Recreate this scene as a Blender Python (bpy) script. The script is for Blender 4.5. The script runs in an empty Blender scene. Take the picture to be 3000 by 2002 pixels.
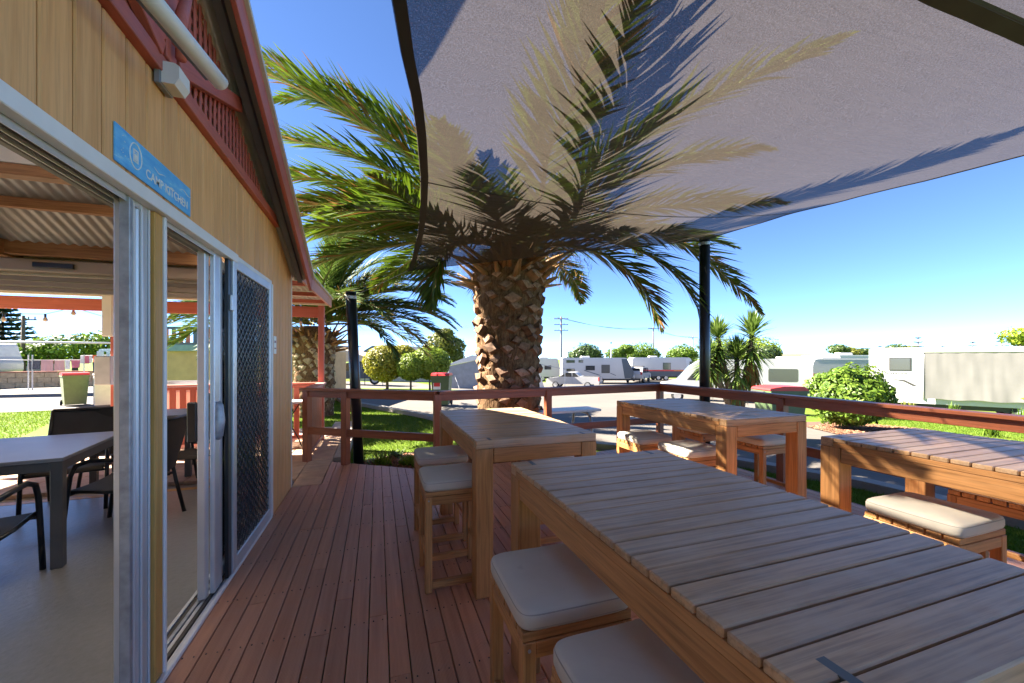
import bpy, bmesh, math, random
from mathutils import Vector, Matrix, noise
R = math.radians
rnd = random.Random(7)
scene = bpy.context.scene
C = scene.collection

# ------------------------------------------------------------------ camera, sky, sun, exposure
cam = bpy.data.cameras.new('camera'); camo = bpy.data.objects.new('camera', cam); C.objects.link(camo)
cam.sensor_width = 36.0; cam.lens = 14.04; cam.shift_y = 0.0163; cam.clip_start = 0.05; cam.clip_end = 3000
camo.location = (0, 0, 1.4); camo.rotation_euler = (R(90), 0, -R(18.655))
scene.camera = camo
SUN_EL = R(39.0); SUN_DIR = Vector((-0.86 * math.cos(SUN_EL), 0.51 * math.cos(SUN_EL), math.sin(SUN_EL)))
w = bpy.data.worlds.new('World'); scene.world = w; w.use_nodes = True
nt = w.node_tree
sky = nt.nodes.new('ShaderNodeTexSky'); sky.sky_type = 'NISHITA'; sky.sun_disc = False
sky.sun_elevation = SUN_EL; sky.sun_rotation = math.atan2(-0.86, 0.51)
sky.air_density = 0.6; sky.dust_density = 0.0; sky.ozone_density = 6.0; sky.altitude = 4000
bg = nt.nodes['Background']; bg.inputs['Strength'].default_value = 0.05
nt.links.new(sky.outputs[0], bg.inputs[0])
sun = bpy.data.lights.new('sun', 'SUN'); sun.energy = 4.3; sun.angle = R(0.55); sun.color = (1.0, 0.91, 0.77)
suno = bpy.data.objects.new('sun', sun); C.objects.link(suno)
suno.rotation_euler = SUN_DIR.to_track_quat('Z', 'Y').to_euler(); suno.location = (-20, 12, 25)
scene.view_settings.view_transform = 'Standard'; scene.view_settings.look = 'None'
scene.view_settings.exposure = 3.3; scene.view_settings.gamma = 1.0
scene.cycles.max_bounces = 10; scene.cycles.transparent_max_bounces = 16; scene.cycles.diffuse_bounces = 5

# ------------------------------------------------------------------ materials
class NT:
    def __init__(s, name):
        s.m = bpy.data.materials.new(name); s.m.use_nodes = True; s.t = s.m.node_tree
        s.b = s.t.nodes['Principled BSDF']; s.out = s.t.nodes['Material Output']
    def n(s, typ, **kw):
        x = s.t.nodes.new('ShaderNode' + typ)
        for k, v in kw.items():
            if k in ('ins',):
                for i, val in v.items(): x.inputs[i].default_value = val
            else: setattr(x, k, v)
        return x
    def l(s, a, b): s.t.links.new(a, b)
    def coord(s, scale=(1, 1, 1), rand=True):
        tc = s.n('TexCoord'); mp = s.n('Mapping'); mp.inputs['Scale'].default_value = scale
        if rand:
            oi = s.n('ObjectInfo'); mu = s.n('Math', operation='MULTIPLY', ins={1: 37.0}); s.l(oi.outputs['Random'], mu.inputs[0])
            ad = s.n('VectorMath', operation='ADD'); s.l(tc.outputs['Object'], ad.inputs[0])
            cx = s.n('CombineXYZ'); s.l(mu.outputs[0], cx.inputs[0]); s.l(mu.outputs[0], cx.inputs[1]); s.l(mu.outputs[0], cx.inputs[2])
            s.l(cx.outputs[0], ad.inputs[1]); s.l(ad.outputs[0], mp.inputs[0])
        else: s.l(tc.outputs['Object'], mp.inputs[0])
        return mp.outputs[0]
    def noise(s, vec, scale=5, detail=4, rough=.55):
        x = s.n('TexNoise', ins={'Scale': scale, 'Detail': detail, 'Roughness': rough}); s.l(vec, x.inputs['Vector']); return x.outputs['Fac']
    def ramp(s, fac, stops):
        x = s.n('ValToRGB'); e = x.color_ramp.elements
        while len(e) < len(stops): e.new(.5)
        for i, (p, c) in enumerate(stops): e[i].position = p; e[i].color = (*c, 1)
        s.l(fac, x.inputs[0]); return x.outputs[0]
    def mix(s, fac, a, b, mode='MIX'):
        x = s.n('MixRGB', blend_type=mode)
        for i, v in ((0, fac), (1, a), (2, b)):
            if isinstance(v, (int, float)): x.inputs[i].default_value = v
            elif isinstance(v, tuple): x.inputs[i].default_value = (*v, 1)
            else: s.l(v, x.inputs[i])
        return x.outputs[0]
    def bump(s, h, strength=.2, dist=.01):
        x = s.n('Bump', ins={'Strength': strength, 'Distance': dist}); s.l(h, x.inputs['Height']); s.l(x.outputs[0], s.b.inputs['Normal'])
    def base(s, c):
        if isinstance(c, tuple): s.b.inputs['Base Color'].default_value = (*c, 1)
        else: s.l(c, s.b.inputs['Base Color'])
    def rough(s, v):
        if isinstance(v, (int, float)): s.b.inputs['Roughness'].default_value = v
        else: s.l(v, s.b.inputs['Roughness'])

def plain(name, col, rough=.5, metal=0.0, var=.12, scale=6, bump=0.0, spec=.5, bscale=60, orand=0):
    t = NT(name); v = t.coord()
    f = t.noise(v, scale, 5)
    lo = tuple(c * (1 - var) for c in col); hi = tuple(min(1, c * (1 + var)) for c in col)
    col_ = t.ramp(f, [(.3, lo), (.7, hi)])
    if orand:
        oi = t.n('ObjectInfo'); hs = t.n('HueSaturation'); mr = t.n('MapRange', ins={3: 1 - orand, 4: 1 + orand}); t.l(oi.outputs['Random'], mr.inputs[0]); t.l(mr.outputs[0], hs.inputs['Value']); t.l(col_, hs.inputs['Color']); col_ = hs.outputs[0]
    t.base(col_); t.rough(rough); t.b.inputs['Metallic'].default_value = metal
    t.b.inputs['Specular IOR Level'].default_value = spec
    if bump: t.bump(t.noise(v, bscale, 3), bump, .004)
    return t.m

def wood(name, c1, c2, axis=0, rough=.5, spec=.4, var=.25, grain=1.0, streak=.35, wear=None):
    t = NT(name); sc = [26, 26, 26]; sc[axis] = 1.6
    v = t.coord(tuple(a * grain for a in sc))
    f = t.noise(v, 1.0, 6, .65)
    col = t.ramp(f, [(.28, c1), (.72, c2)])
    sc2 = [110, 110, 110]; sc2[axis] = 4
    f2 = t.noise(t.coord(tuple(sc2)), 1.0, 3)
    dk = t.ramp(f2, [(.33, (1 - streak,) * 3), (.55, (1, 1, 1))])
    col = t.mix(1.0, col, dk, 'MULTIPLY')
    oi = t.n('ObjectInfo'); hsv = t.n('HueSaturation')
    mr = t.n('MapRange', ins={3: 1 - var, 4: 1 + var}); t.l(oi.outputs['Random'], mr.inputs[0]); t.l(mr.outputs[0], hsv.inputs['Value'])
    t.l(col, hsv.inputs['Color']); col = hsv.outputs[0]
    f3 = t.noise(t.coord((2.2, 2.2, 2.2)), 1.6, 5, .6)
    if wear: col = t.mix(t.ramp(f3, [(.42, (0, 0, 0)), (.68, (.6, .6, .6))]), col, wear)
    t.base(col)
    rr = t.n('MapRange', ins={3: rough - .1, 4: rough + .14}); t.l(f3, rr.inputs[0]); t.rough(rr.outputs[0])
    t.b.inputs['Specular IOR Level'].default_value = spec
    t.bump(f2, .25, .002)
    return t.m

M = {}
for i, a in enumerate('xyz'):
    M['teak_' + a] = wood('teak_' + a, (.36, .155, .045), (.58, .29, .105), i, .5, .4, .12)
    M['stain_' + a] = wood('stain_' + a, (.24, .066, .026), (.37, .115, .048), i, .42, .5, .10, streak=.25)
    M['clad_' + a] = wood('clad_' + a, (.63, .315, .11), (.77, .425, .175), i, .55, .3, .07, streak=.14)
    M['redpaint_' + a] = wood('redpaint_' + a, (.42, .10, .065), (.52, .145, .10), i, .5, .4, .06, streak=.12)
    M['pine_' + a] = wood('pine_' + a, (.30, .14, .06), (.46, .25, .11), i, .6, .3, .1)
M['slat'] = wood('slat', (.40, .225, .10), (.62, .39, .205), 0, .40, .28, .12, streak=.35, wear=(.52, .40, .285))
M['honey'] = wood('honey', (.48, .24, .05), (.60, .33, .09), 2, .5, .4, .05, streak=.15)
def deck_mat():
    t = NT('decking'); v = t.coord((30, 1.2, 30)); f = t.noise(v, 1, 6, .6)
    col = t.ramp(f, [(.3, (.42, .18, .095)), (.7, (.58, .28, .16))])
    oi = t.n('ObjectInfo'); hsv = t.n('HueSaturation'); mr = t.n('MapRange', ins={3: .84, 4: 1.14}); t.l(oi.outputs['Random'], mr.inputs[0])
    t.l(mr.outputs[0], hsv.inputs['Value']); t.l(col, hsv.inputs['Color'])
    f3 = t.noise(t.coord((1, 1, 1), False), 2.3, 6, .65)
    col = t.mix(t.ramp(f3, [(.44, (0, 0, 0)), (.72, (.5, .5, .5))]), hsv.outputs[0], (.42, .27, .20)); 
    sp = t.noise(t.coord((1, 1, 1), False), 34, 2, .5)
    col = t.mix(t.ramp(sp, [(.70, (0, 0, 0)), (.76, (.5, .5, .5))]), col, (.42, .30, .26)); t.base(col)
    rr = t.n('MapRange', ins={3: .36, 4: .6}); t.l(f3, rr.inputs[0]); t.rough(rr.outputs[0])
    wv = t.n('TexWave', bands_direction='X', ins={'Scale': 52.0, 'Distortion': .4}); tc = t.n('TexCoord'); t.l(tc.outputs['Object'], wv.inputs['Vector'])
    ad = t.n('Math', operation='ADD'); t.l(wv.outputs['Fac'], ad.inputs[0]); t.l(f, ad.inputs[1]); t.bump(ad.outputs[0], .35, .003)
    return t.m
M['deck'] = deck_mat()
def cushion_mat(name, c):
    t = NT(name); v = t.coord(); f = t.noise(v, 4, 5)
    col = t.ramp(f, [(.3, tuple(a * .86 for a in c)), (.7, c)])
    st = t.noise(v, 16, 3); col = t.mix(t.ramp(st, [(.68, (0, 0, 0)), (.8, (.35, .35, .35))]), col, tuple(a * .55 for a in c))
    t.base(col); t.rough(.85); t.b.inputs['Specular IOR Level'].default_value = .2
    wv = t.noise(t.coord((9, 9, 22)), 1, 4, .6); t.bump(wv, .35, .006); return t.m
M['cushion'] = cushion_mat('cushion', (.60, .55, .455))
M['piping'] = cushion_mat('piping', (.36, .335, .29))
M['inlay'] = plain('inlay', (.085, .09, .08), .5, var=.2)
def concrete(name, c, sc=1.2, rough=.8, crack=.3):
    t = NT(name); v = t.coord((1, 1, 1), False); f = t.noise(v, sc, 8, .65)
    col = t.ramp(f, [(.3, tuple(a * .78 for a in c)), (.7, tuple(a * 1.12 for a in c))])
    f2 = t.noise(v, sc * 14, 4, .6); col = t.mix(.35, col, t.ramp(f2, [(.3, tuple(a * .7 for a in c)), (.7, tuple(a * 1.2 for a in c))]))
    t.base(col); rr = t.n('MapRange', ins={3: rough - .18, 4: rough + .1}); t.l(f, rr.inputs[0]); t.rough(rr.outputs[0])
    t.bump(f2, crack, .01); return t.m
M['floor'] = concrete('floor_concrete', (.185, .18, .172), 2.0, .42, .25)
M['road'] = concrete('road_asphalt', (.115, .10, .086), .35, .9, .4)
M['road2'] = concrete('road_kerb', (.24, .22, .195), 1.5, .85, .3)
M['paver'] = plain('paver', (.47, .31, .20), .8, var=.16, scale=9, bump=.3, orand=.12)
M['slab'] = concrete('slab', (.36, .31, .26), 1.5, .85)
def grass_mat(name, a, b, c):
    t = NT(name); v = t.coord((1, 1, 1), False); f = t.noise(v, .9, 6, .6); f2 = t.noise(v, 26, 3)
    col = t.ramp(f, [(.30, a), (.55, b), (.74, c)]); col = t.mix(.4, col, t.ramp(f2, [(.3, tuple(x * .45 for x in a)), (.7, b)]))
    t.base(col); t.rough(.9); t.b.inputs['Specular IOR Level'].default_value = .15; t.bump(f2, .6, .03); return t.m
M['lawn'] = grass_mat('lawn', (.06, .12, .010), (.12, .175, .016), (.21, .185, .05))
M['mulch_bed'] = plain('mulch_bed', (.10, .055, .035), .95, var=.4, scale=30, bump=.8)
def leafmat(name, c1, c2, trans=.35, rough=.45, spec=.4):
    t = NT(name); g = t.n('NewGeometry')
    f = t.n('MapRange', ins={3: 0, 4: 1}); t.l(g.outputs['Random Per Island'], f.inputs[0])
    col = t.ramp(f.outputs[0], [(0, c1), (1, c2)]); t.base(col); t.rough(rough); t.b.inputs['Specular IOR Level'].default_value = spec
    tr = t.n('BsdfTranslucent'); t.l(col, tr.inputs[0]); mx = t.n('MixShader', ins={0: trans})
    t.l(t.b.outputs[0], mx.inputs[1]); t.l(tr.outputs[0], mx.inputs[2]); t.l(mx.outputs[0], t.out.inputs[0]); return t.m
M['blade'] = leafmat('grass_blade', (.07, .15, .008), (.165, .225, .025), .45, .6, .2)
M['frond'] = leafmat('frond_leaflet', (.045, .092, .006), (.125, .185, .012), .24, .5, .35)
M['frond2'] = leafmat('frond_leaflet_far', (.045, .085, .014), (.11, .16, .028), .25, .6, .25)
M['frond_dry'] = leafmat('frond_dry', (.17, .085, .022), (.25, .14, .04), .2, .6, .2)
M['rachis'] = plain('rachis', (.17, .16, .04), .5, var=.25)
M['rachis_dry'] = plain('rachis_dry', (.30, .16, .06), .6, var=.25)
M['leaf_lime'] = leafmat('leaf_lime', (.13, .21, .012), (.25, .31, .03), .4)
M['leaf_gold'] = leafmat('leaf_gold', (.18, .20, .014), (.32, .28, .03), .4)
M['leaf_green'] = leafmat('leaf_green', (.05, .11, .010), (.15, .23, .025), .3, .5, .3)
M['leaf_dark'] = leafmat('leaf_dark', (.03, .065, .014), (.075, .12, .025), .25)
M['leaf_olive'] = leafmat('leaf_olive', (.10, .125, .015), (.21, .21, .03), .3)
M['leaf_yucca'] = leafmat('leaf_yucca', (.07, .13, .02), (.17, .24, .05), .3, .4)
M['leaf_pine'] = leafmat('leaf_pine', (.03, .055, .018), (.06, .09, .03), .2)
M['petal'] = leafmat('petal', (.75, .22, .02), (.85, .38, .03), .3)
M['bark'] = plain('bark', (.13, .09, .06), .9, var=.35, scale=14, bump=.8, bscale=30)
def trunkmat(name, a, b, c):
    t = NT(name); v = t.coord((1, 1, 1), False); f = t.noise(v, 9, 6, .7); f2 = t.noise(t.coord((40, 40, 8), False), 1, 4)
    col = t.ramp(f, [(.3, a), (.52, b), (.72, c)]); col = t.mix(.4, col, t.ramp(f2, [(.35, a), (.7, c)])); t.base(col); t.rough(.95)
    t.b.inputs['Specular IOR Level'].default_value = .1; t.bump(f2, .9, .03); return t.m
M['trunk'] = trunkmat('palm_fibre', (.055, .028, .014), (.16, .088, .045), (.30, .20, .11))
M['boot'] = plain('palm_boot', (.17, .095, .055), .9, var=.45, scale=14, bump=.8, bscale=40, spec=.15, orand=.4)
M['boot_cut'] = plain('palm_boot_cut', (.27, .168, .112), .9, var=.45, scale=18, bump=.8, bscale=50, spec=.15, orand=.35)
M['boot2'] = plain('palm_boot_grey', (.36, .29, .19), .9, var=.35, scale=10, bump=.6, bscale=40, spec=.15)
M['alu'] = plain('aluminium', (.62, .64, .66), .38, .55, .06)
M['alu_white'] = plain('aluminium_white', (.74, .73, .70), .4, .0, .06)
M['track'] = plain('track_dark', (.07, .06, .05), .5, .3, .2)
M['galv'] = plain('galvanised', (.36, .38, .40), .5, .6, .25, 20)
M['black'] = plain('black_powder', (.012, .012, .013), .35, .0, .1)
M['pole'] = plain('pole_black', (.010, .011, .013), .28, .0, .2)
M['sling'] = plain('sling_fabric', (.035, .032, .028), .7, .0, .15, bump=.2, bscale=300)
M['grey_top'] = plain('grey_tabletop', (.20, .20, .20), .38, .0, .08)
M['grey_leg'] = plain('grey_leg', (.075, .073, .070), .45, .0, .1)
M['corr'] = plain('corrugated_cream', (.44, .42, .38), .5, .1, .08)
M['colorbond'] = plain('colorbond', (.55, .50, .42), .45, .1, .05)
M['shutter'] = plain('shutter_beige', (.42, .355, .275), .45, .0, .05)
M['white'] = plain('white_paint', (.62, .61, .60), .4, .0, .04)
M['offwhite'] = plain('offwhite', (.70, .67, .60), .5, .0, .08)
M['pinkpaint'] = wood('pinkpaint', (.50, .23, .19), (.58, .28, .24), 1, .5, .4, .05, streak=.1)
M['greyplastic'] = plain('grey_plastic', (.20, .20, .20), .5)
M['vanwhite'] = plain('vehicle_white', (.46, .46, .455), .22, .0, .03, 1.0, spec=.6)
M['vangrey'] = plain('vehicle_grey', (.055, .075, .10), .3, .0, .1, 1.0)
M['vansilver'] = plain('vehicle_silver', (.50, .51, .52), .3, .3, .05)
M['tyre'] = plain('tyre', (.018, .018, .018), .8)
M['rim'] = plain('rim', (.55, .56, .57), .35, .7)
M['chassis'] = plain('chassis', (.035, .035, .035), .7)
M['redlight'] = plain('red_lens', (.45, .02, .02), .25)
M['red'] = plain('red_plastic', (.62, .035, .03), .4, .0, .08)
M['orange'] = plain('orange_stripe', (.75, .28, .04), .4)
M['maroon'] = plain('maroon_stripe', (.30, .09, .085), .4)
M['green_bin'] = plain('green_bin', (.075, .12, .05), .5, .0, .12)
M['sagebin'] = plain('sage_bin', (.16, .19, .085), .5, .0, .12)
M['greycanvas'] = plain('grey_canvas', (.24, .255, .28), .85, .0, .12, 3, bump=.2)
M['screen_cloth'] = plain('screen_cloth', (.15, .145, .137), .9, .0, .05, 2, bump=.3, bscale=200)
M['tan_canvas'] = plain('tan_canvas', (.48, .39, .28), .9, .0, .1)
M['blue'] = plain('blue_paint', (.10, .24, .42), .5)
M['bluesail'] = plain('blue_sail', (.05, .30, .55), .8)
M['lightblue'] = plain('light_blue_paint', (.28, .42, .52), .5)
M['tanwall'] = plain('tan_wall', (.50, .34, .16), .8, .0, .1, 4)
M['teal'] = plain('teal_fascia', (.17, .27, .28), .5)
M['darkroof'] = plain('dark_roof', (.12, .125, .14), .6)
M['limestone'] = plain('limestone', (.50, .37, .22), .9, .0, .22, 7, bump=.5, bscale=30)
M['limestone_cap'] = plain('limestone_cap', (.40, .16, .10), .8, .0, .12)
M['pinkcloth'] = plain('pink_cloth', (.66, .36, .35), .9, .0, .06)
M['rosecloth'] = plain('rose_cloth', (.56, .16, .22), .9, .0, .1)
M['darkcloth'] = plain('dark_cloth', (.09, .09, .11), .9, .0, .5, 14)
M['orangecloth'] = plain('orange_cloth', (.80, .14, .05), .9)
M['navycloth'] = plain('navy_cloth', (.03, .035, .06), .9)
M['whitecloth'] = plain('white_cloth', (.72, .70, .72), .9, .0, .15, 10)
M['steel'] = plain('stainless', (.55, .55, .55), .3, .85, .05)
M['tap_grey'] = plain('grey_post', (.45, .47, .48), .5)
M['brick_house'] = plain('rendered_wall', (.50, .42, .33), .85)
def glass(name, c=(.02, .025, .03), rough=.06):
    t = NT(name); t.base(c); t.rough(rough); t.b.inputs['Specular IOR Level'].default_value = .8; return t.m
M['darkglass'] = glass('dark_glass'); M['skyglass'] = glass('sky_reflection_glass', (.26, .30, .33), .08); M['midglass'] = glass('mid_glass', (.08, .085, .085), .1)  # skyglass: bright sky reflection on the van windscreen put into its base colour
def clear_glass():
    t = NT('clear_glass'); tr = t.n('BsdfTransparent'); gl = t.n('BsdfGlossy', ins={'Roughness': .02})
    lw = t.n('LayerWeight', ins={'Blend': .12}); mx = t.n('MixShader'); t.l(lw.outputs['Fresnel'], mx.inputs[0])
    t.l(tr.outputs[0], mx.inputs[1]); t.l(gl.outputs[0], mx.inputs[2]); t.l(mx.outputs[0], t.out.inputs[0]); return t.m
M['glass'] = clear_glass()
def flyscreen():
    t = NT('fly_screen'); tr = t.n('BsdfTransparent'); df = t.n('BsdfDiffuse', ins={'Color': (.22, .22, .225, 1)})
    mx = t.n('MixShader', ins={0: .42}); t.l(tr.outputs[0], mx.inputs[1]); t.l(df.outputs[0], mx.inputs[2]); t.l(mx.outputs[0], t.out.inputs[0]); return t.m
M['flyscreen'] = flyscreen()
def polycarb():
    t = NT('polycarbonate'); tr = t.n('BsdfTranslucent', ins={'Color': (.85, .86, .84, 1)}); mx = t.n('MixShader', ins={0: .7}); t.base((.8, .8, .78))
    t.l(t.b.outputs[0], mx.inputs[1]); t.l(tr.outputs[0], mx.inputs[2]); t.l(mx.outputs[0], t.out.inputs[0]); return t.m
M['poly'] = polycarb()
def shadecloth():
    t = NT('shade_cloth')
    v = t.coord((1, 1, 1), False)
    f = t.noise(v, 170, 2, .6); f1 = t.noise(t.coord((3.0, 60, 3.0), False), 1, 4, .6); f2 = t.noise(v, 1.2, 3)
    col = t.ramp(f, [(.25, (.09, .077, .066)), (.75, (.225, .195, .168))])
    col = t.mix(.18, col, t.ramp(f1, [(.3, (.09, .08, .073)), (.7, (.20, .18, .165))]))
    df = t.n('BsdfDiffuse'); t.l(col, df.inputs[0])
    tl = t.n('BsdfTranslucent'); t.l(t.mix(1.0, col, (.33, .32, .315), 'MULTIPLY'), tl.inputs[0])
    a = t.n('MixShader', ins={0: .62}); t.l(df.outputs[0], a.inputs[1]); t.l(tl.outputs[0], a.inputs[2])
    tr = t.n('BsdfTransparent', ins={'Color': (.92, .90, .90, 1)})
    mr = t.n('MapRange', ins={1: .3, 2: .7, 3: .12, 4: .27}); t.l(f, mr.inputs[0])
    b = t.n('MixShader'); t.l(mr.outputs[0], b.inputs[0]); t.l(a.outputs[0], b.inputs[1]); t.l(tr.outputs[0], b.inputs[2])
    t.l(b.outputs[0], t.out.inputs[0]); return t.m
M['cloth'] = shadecloth()
M['webbing'] = plain('webbing', (.022, .020, .019), .8)
def sign_mat():
    t = NT('sign_blue'); v = t.coord((5, 5, 22), False); f = t.noise(v, 1.6, 5, .7)
    t.base(t.ramp(f, [(.40, (.09, .40, .80)), (.60, (.16, .52, .86)), (.74, (.50, .74, .90))])); t.rough(.3); return t.m
M['sign'] = sign_mat(); M['signwhite'] = plain('sign_white', (.80, .80, .74), .4); M['signcream'] = plain('sign_cream', (.80, .72, .45), .4)
M['bulb'] = glass('bulb_glass', (.45, .40, .33), .1)

# ------------------------------------------------------------------ mesh helpers
class MB:
    def __init__(s): s.v = []; s.f = []; s.mi = []; s.cur = 0
    def add(s, vs, fs):
        o = len(s.v); s.v += [tuple(a) for a in vs]; s.f += [tuple(i + o for i in f) for f in fs]; s.mi += [s.cur] * len(fs); return s
    def box(s, x0, x1, y0, y1, z0, z1):
        return s.add([(x0, y0, z0), (x1, y0, z0), (x1, y1, z0), (x0, y1, z0), (x0, y0, z1), (x1, y0, z1), (x1, y1, z1), (x0, y1, z1)],
                     [(3, 2, 1, 0), (4, 5, 6, 7), (0, 1, 5, 4), (1, 2, 6, 5), (2, 3, 7, 6), (3, 0, 4, 7)])
    def tube(s, pts, r, n=8, cap=True):
        pts = [Vector(p) for p in pts]; rs = r if isinstance(r, (list, tuple)) else [r] * len(pts)
        rings = []; vs = []
        up = None
        for i, p in enumerate(pts):
            d = (pts[min(i + 1, len(pts) - 1)] - pts[max(i - 1, 0)]).normalized()
            if up is None: up = Vector((0, 0, 1)) if abs(d.z) < .9 else Vector((1, 0, 0))
            a = d.cross(up)
            if a.length < 1e-4: a = d.cross(Vector((1, 0, 0)))
            a.normalize(); b = a.cross(d).normalized(); up = b
            vs += [p + (a * math.cos(2 * math.pi * k / n) + b * math.sin(2 * math.pi * k / n)) * rs[i] for k in range(n)]
        fs = []
        for i in range(len(pts) - 1):
            for k in range(n):
                fs.append((i * n + k, i * n + (k + 1) % n, (i + 1) * n + (k + 1) % n, (i + 1) * n + k))
        if cap: fs.append(tuple(range(n))[::-1]); fs.append(tuple((len(pts) - 1) * n + k for k in range(n)))
        return s.add(vs, fs)
    def bar(s, p0, p1, wx, wz):
        p0 = Vector(p0); p1 = Vector(p1); d = (p1 - p0).normalized(); a = d.cross(Vector((0, 0, 1)))
        a = Vector((1, 0, 0)) if a.length < 1e-4 else a.normalized(); b = a.cross(d).normalized()
        vs = [p + a * sx * wx / 2 + b * sz * wz / 2 for p in (p0, p1) for sx, sz in ((-1, -1), (1, -1), (1, 1), (-1, 1))]
        return s.add(vs, [(3, 2, 1, 0), (4, 5, 6, 7), (0, 1, 5, 4), (1, 2, 6, 5), (2, 3, 7, 6), (3, 0, 4, 7)])
    def prism(s, prof, y0, y1):      # profile in x,z extruded along y
        n = len(prof); vs = [(x, y0, z) for x, z in prof] + [(x, y1, z) for x, z in prof]
        fs = [tuple(range(n)), tuple(range(2 * n - 1, n - 1, -1))] + [(i, n + i, n + (i + 1) % n, (i + 1) % n) for i in range(n)]
        return s.add(vs, fs)
    def mesh(s, name, mats, smooth=False):
        me = bpy.data.meshes.new(name); me.from_pydata(s.v, [], s.f)
        for m in (mats if isinstance(mats, (list, tuple)) else [mats]): me.materials.append(M[m])
        me.polygons.foreach_set('material_index', s.mi)
        if smooth: me.polygons.foreach_set('use_smooth', [True] * len(me.polygons))
        me.update(); return me
def fix(me):
    bm = bmesh.new(); bm.from_mesh(me); bmesh.ops.recalc_face_normals(bm, faces=bm.faces); bm.to_mesh(me); bm.free(); return me
_bc = {}
def bbox(sx, sy, sz, mat, b=.003):
    key = (round(sx, 4), round(sy, 4), round(sz, 4), mat, b)
    if key not in _bc:
        bm = bmesh.new(); bmesh.ops.create_cube(bm, size=1)
        bmesh.ops.scale(bm, vec=(sx, sy, sz), verts=bm.verts)
        if b: bmesh.ops.bevel(bm, geom=list(bm.edges), offset=min(b, min(sx, sy, sz) * .3), segments=1, affect='EDGES')
        me = bpy.data.meshes.new('box'); bm.to_mesh(me); bm.free(); me.materials.append(M[mat]); _bc[key] = me
    return _bc[key]
def ob(name, me, parent=None, loc=(0, 0, 0), rot=(0, 0, 0)):
    o = bpy.data.objects.new(name, me); C.objects.link(o); o.location = loc; o.rotation_euler = rot
    if parent is not None: o.parent = parent
    return o
def tag(o, label, cat, group=None):
    o['label'] = label; o['category'] = cat
    if group: o['group'] = group
    return o
def thing(name, label, cat, loc=(0, 0, 0), rz=0, group=None):
    o = ob(name, None, None, loc, (0, 0, rz)); o.empty_display_size = .1; return tag(o, label, cat, group)
def struct(o): o['kind'] = 'structure'; return o
def stuff(o): o['kind'] = 'stuff'; return o
def box(name, parent, x0, x1, y0, y1, z0, z1, mat, b=.003):
    return ob(name, bbox(x1 - x0, y1 - y0, z1 - z0, mat, b), parent, ((x0 + x1) / 2, (y0 + y1) / 2, (z0 + z1) / 2))
def barob(name, parent, p0, p1, wx, wz, mat, b=.003):
    p0 = Vector(p0); p1 = Vector(p1); d = p1 - p0
    q = d.to_track_quat('X', 'Z').to_euler()
    return ob(name, bbox(d.length, wx, wz, mat, b), parent, (p0 + p1) / 2, q)
def copy_tree(o, parent=None):
    c = o.copy(); C.objects.link(c); c.parent = parent
    for ch in list(o.children): copy_tree(ch, c)
    return c

# ------------------------------------------------------------------ terrain
def sstep(a, b, t): t = max(0, min(1, (t - a) / (b - a))); return t * t * (3 - 2 * t)
def gz(x, y): return -.15 - 1.2 * sstep(7, 30, .75 * x + .55 * y)
def drape(name, poly, dz, mat, step=1.0, label=None):
    bm = bmesh.new(); f = bm.faces.new([bm.verts.new((x, y, 0)) for x, y in poly])
    xs = [p[0] for p in poly]; ys = [p[1] for p in poly]
    def cuts(a, b):
        r = []; t = math.floor(a / step) * step
        while t < b: r.append(t); t += step
        return r
    for x in cuts(min(xs), max(xs)): bmesh.ops.bisect_plane(bm, geom=bm.verts[:] + bm.edges[:] + bm.faces[:], plane_co=(x, 0, 0), plane_no=(1, 0, 0))
    for y in cuts(min(ys), max(ys)): bmesh.ops.bisect_plane(bm, geom=bm.verts[:] + bm.edges[:] + bm.faces[:], plane_co=(0, y, 0), plane_no=(0, 1, 0))
    for v in bm.verts: v.co.z = gz(v.co.x, v.co.y) + dz
    bmesh.ops.recalc_face_normals(bm, faces=bm.faces)
    if sum(f.normal.z for f in bm.faces) < 0: bmesh.ops.reverse_faces(bm, faces=bm.faces)
    me = bpy.data.meshes.new(name); bm.to_mesh(me); bm.free(); me.materials.append(M[mat])
    return struct(ob(name, me))
def axis_vals():
    a = [-900, -400, -200, -100, -60, -40]; t = -30
    while t <= 70: a.append(t); t += 1.25
    return a + [80, 100, 140, 220, 400, 900]
ax = axis_vals(); mb = MB()
vs = [(x, y, gz(x, y)) for y in ax for x in ax]; n = len(ax)
hole = lambda x, y: False
mb.add(vs, [(j * n + i, j * n + i + 1, (j + 1) * n + i + 1, (j + 1) * n + i) for j in range(n - 1) for i in range(n - 1)])
struct(ob('ground', mb.mesh('ground', 'lawn', True)))
# park road: sweeps round the lawn beyond the deck and away to the right
road_poly = [(-1.8, 24.5), (-1.6, 20.5), (-1.3, 17.0), (-.9, 15.0), (-.1, 13.6), (.7, 12.0), (1.45, 10.5), (1.9, 9.1), (2.3, 7.9), (2.9, 7.0), (3.8, 6.1), (4.75, 5.2), (5.2, 4.2), (5.65, 3.2), (5.75, 2.2), (5.8, .4), (5.8, -6), (8.6, -6),
             (8.8, 1.5), (8.9, 3.6), (9.3, 5.2), (10.2, 7.2), (11.6, 9.0), (13.5, 11.0), (17, 14), (24, 17.5), (44, 24), (48, 40), (30, 47), (14, 40), (6, 34.5), (3.4, 27.5), (2.0, 26.2), (.4, 25.6)]
drape('road', road_poly, .012, 'road', 1.5)
drape('road', [(-40, 14.5), (-10.3, 15.3), (-8.4, 15.6), (-7.2, 18.5), (-6.4, 24.5), (-6.5, 29.3), (-16, 28.2), (-26, 26.2), (-40, 23)], .012, 'road', 2.0)
drape('road', [(-6.0, 24.6), (-1.8, 24.6), (.4, 25.7), (2.0, 26.3), (3.3, 27.6), (5.8, 34.6), (4, 46), (-6.3, 46)], .013, 'road', 2.0)
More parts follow.
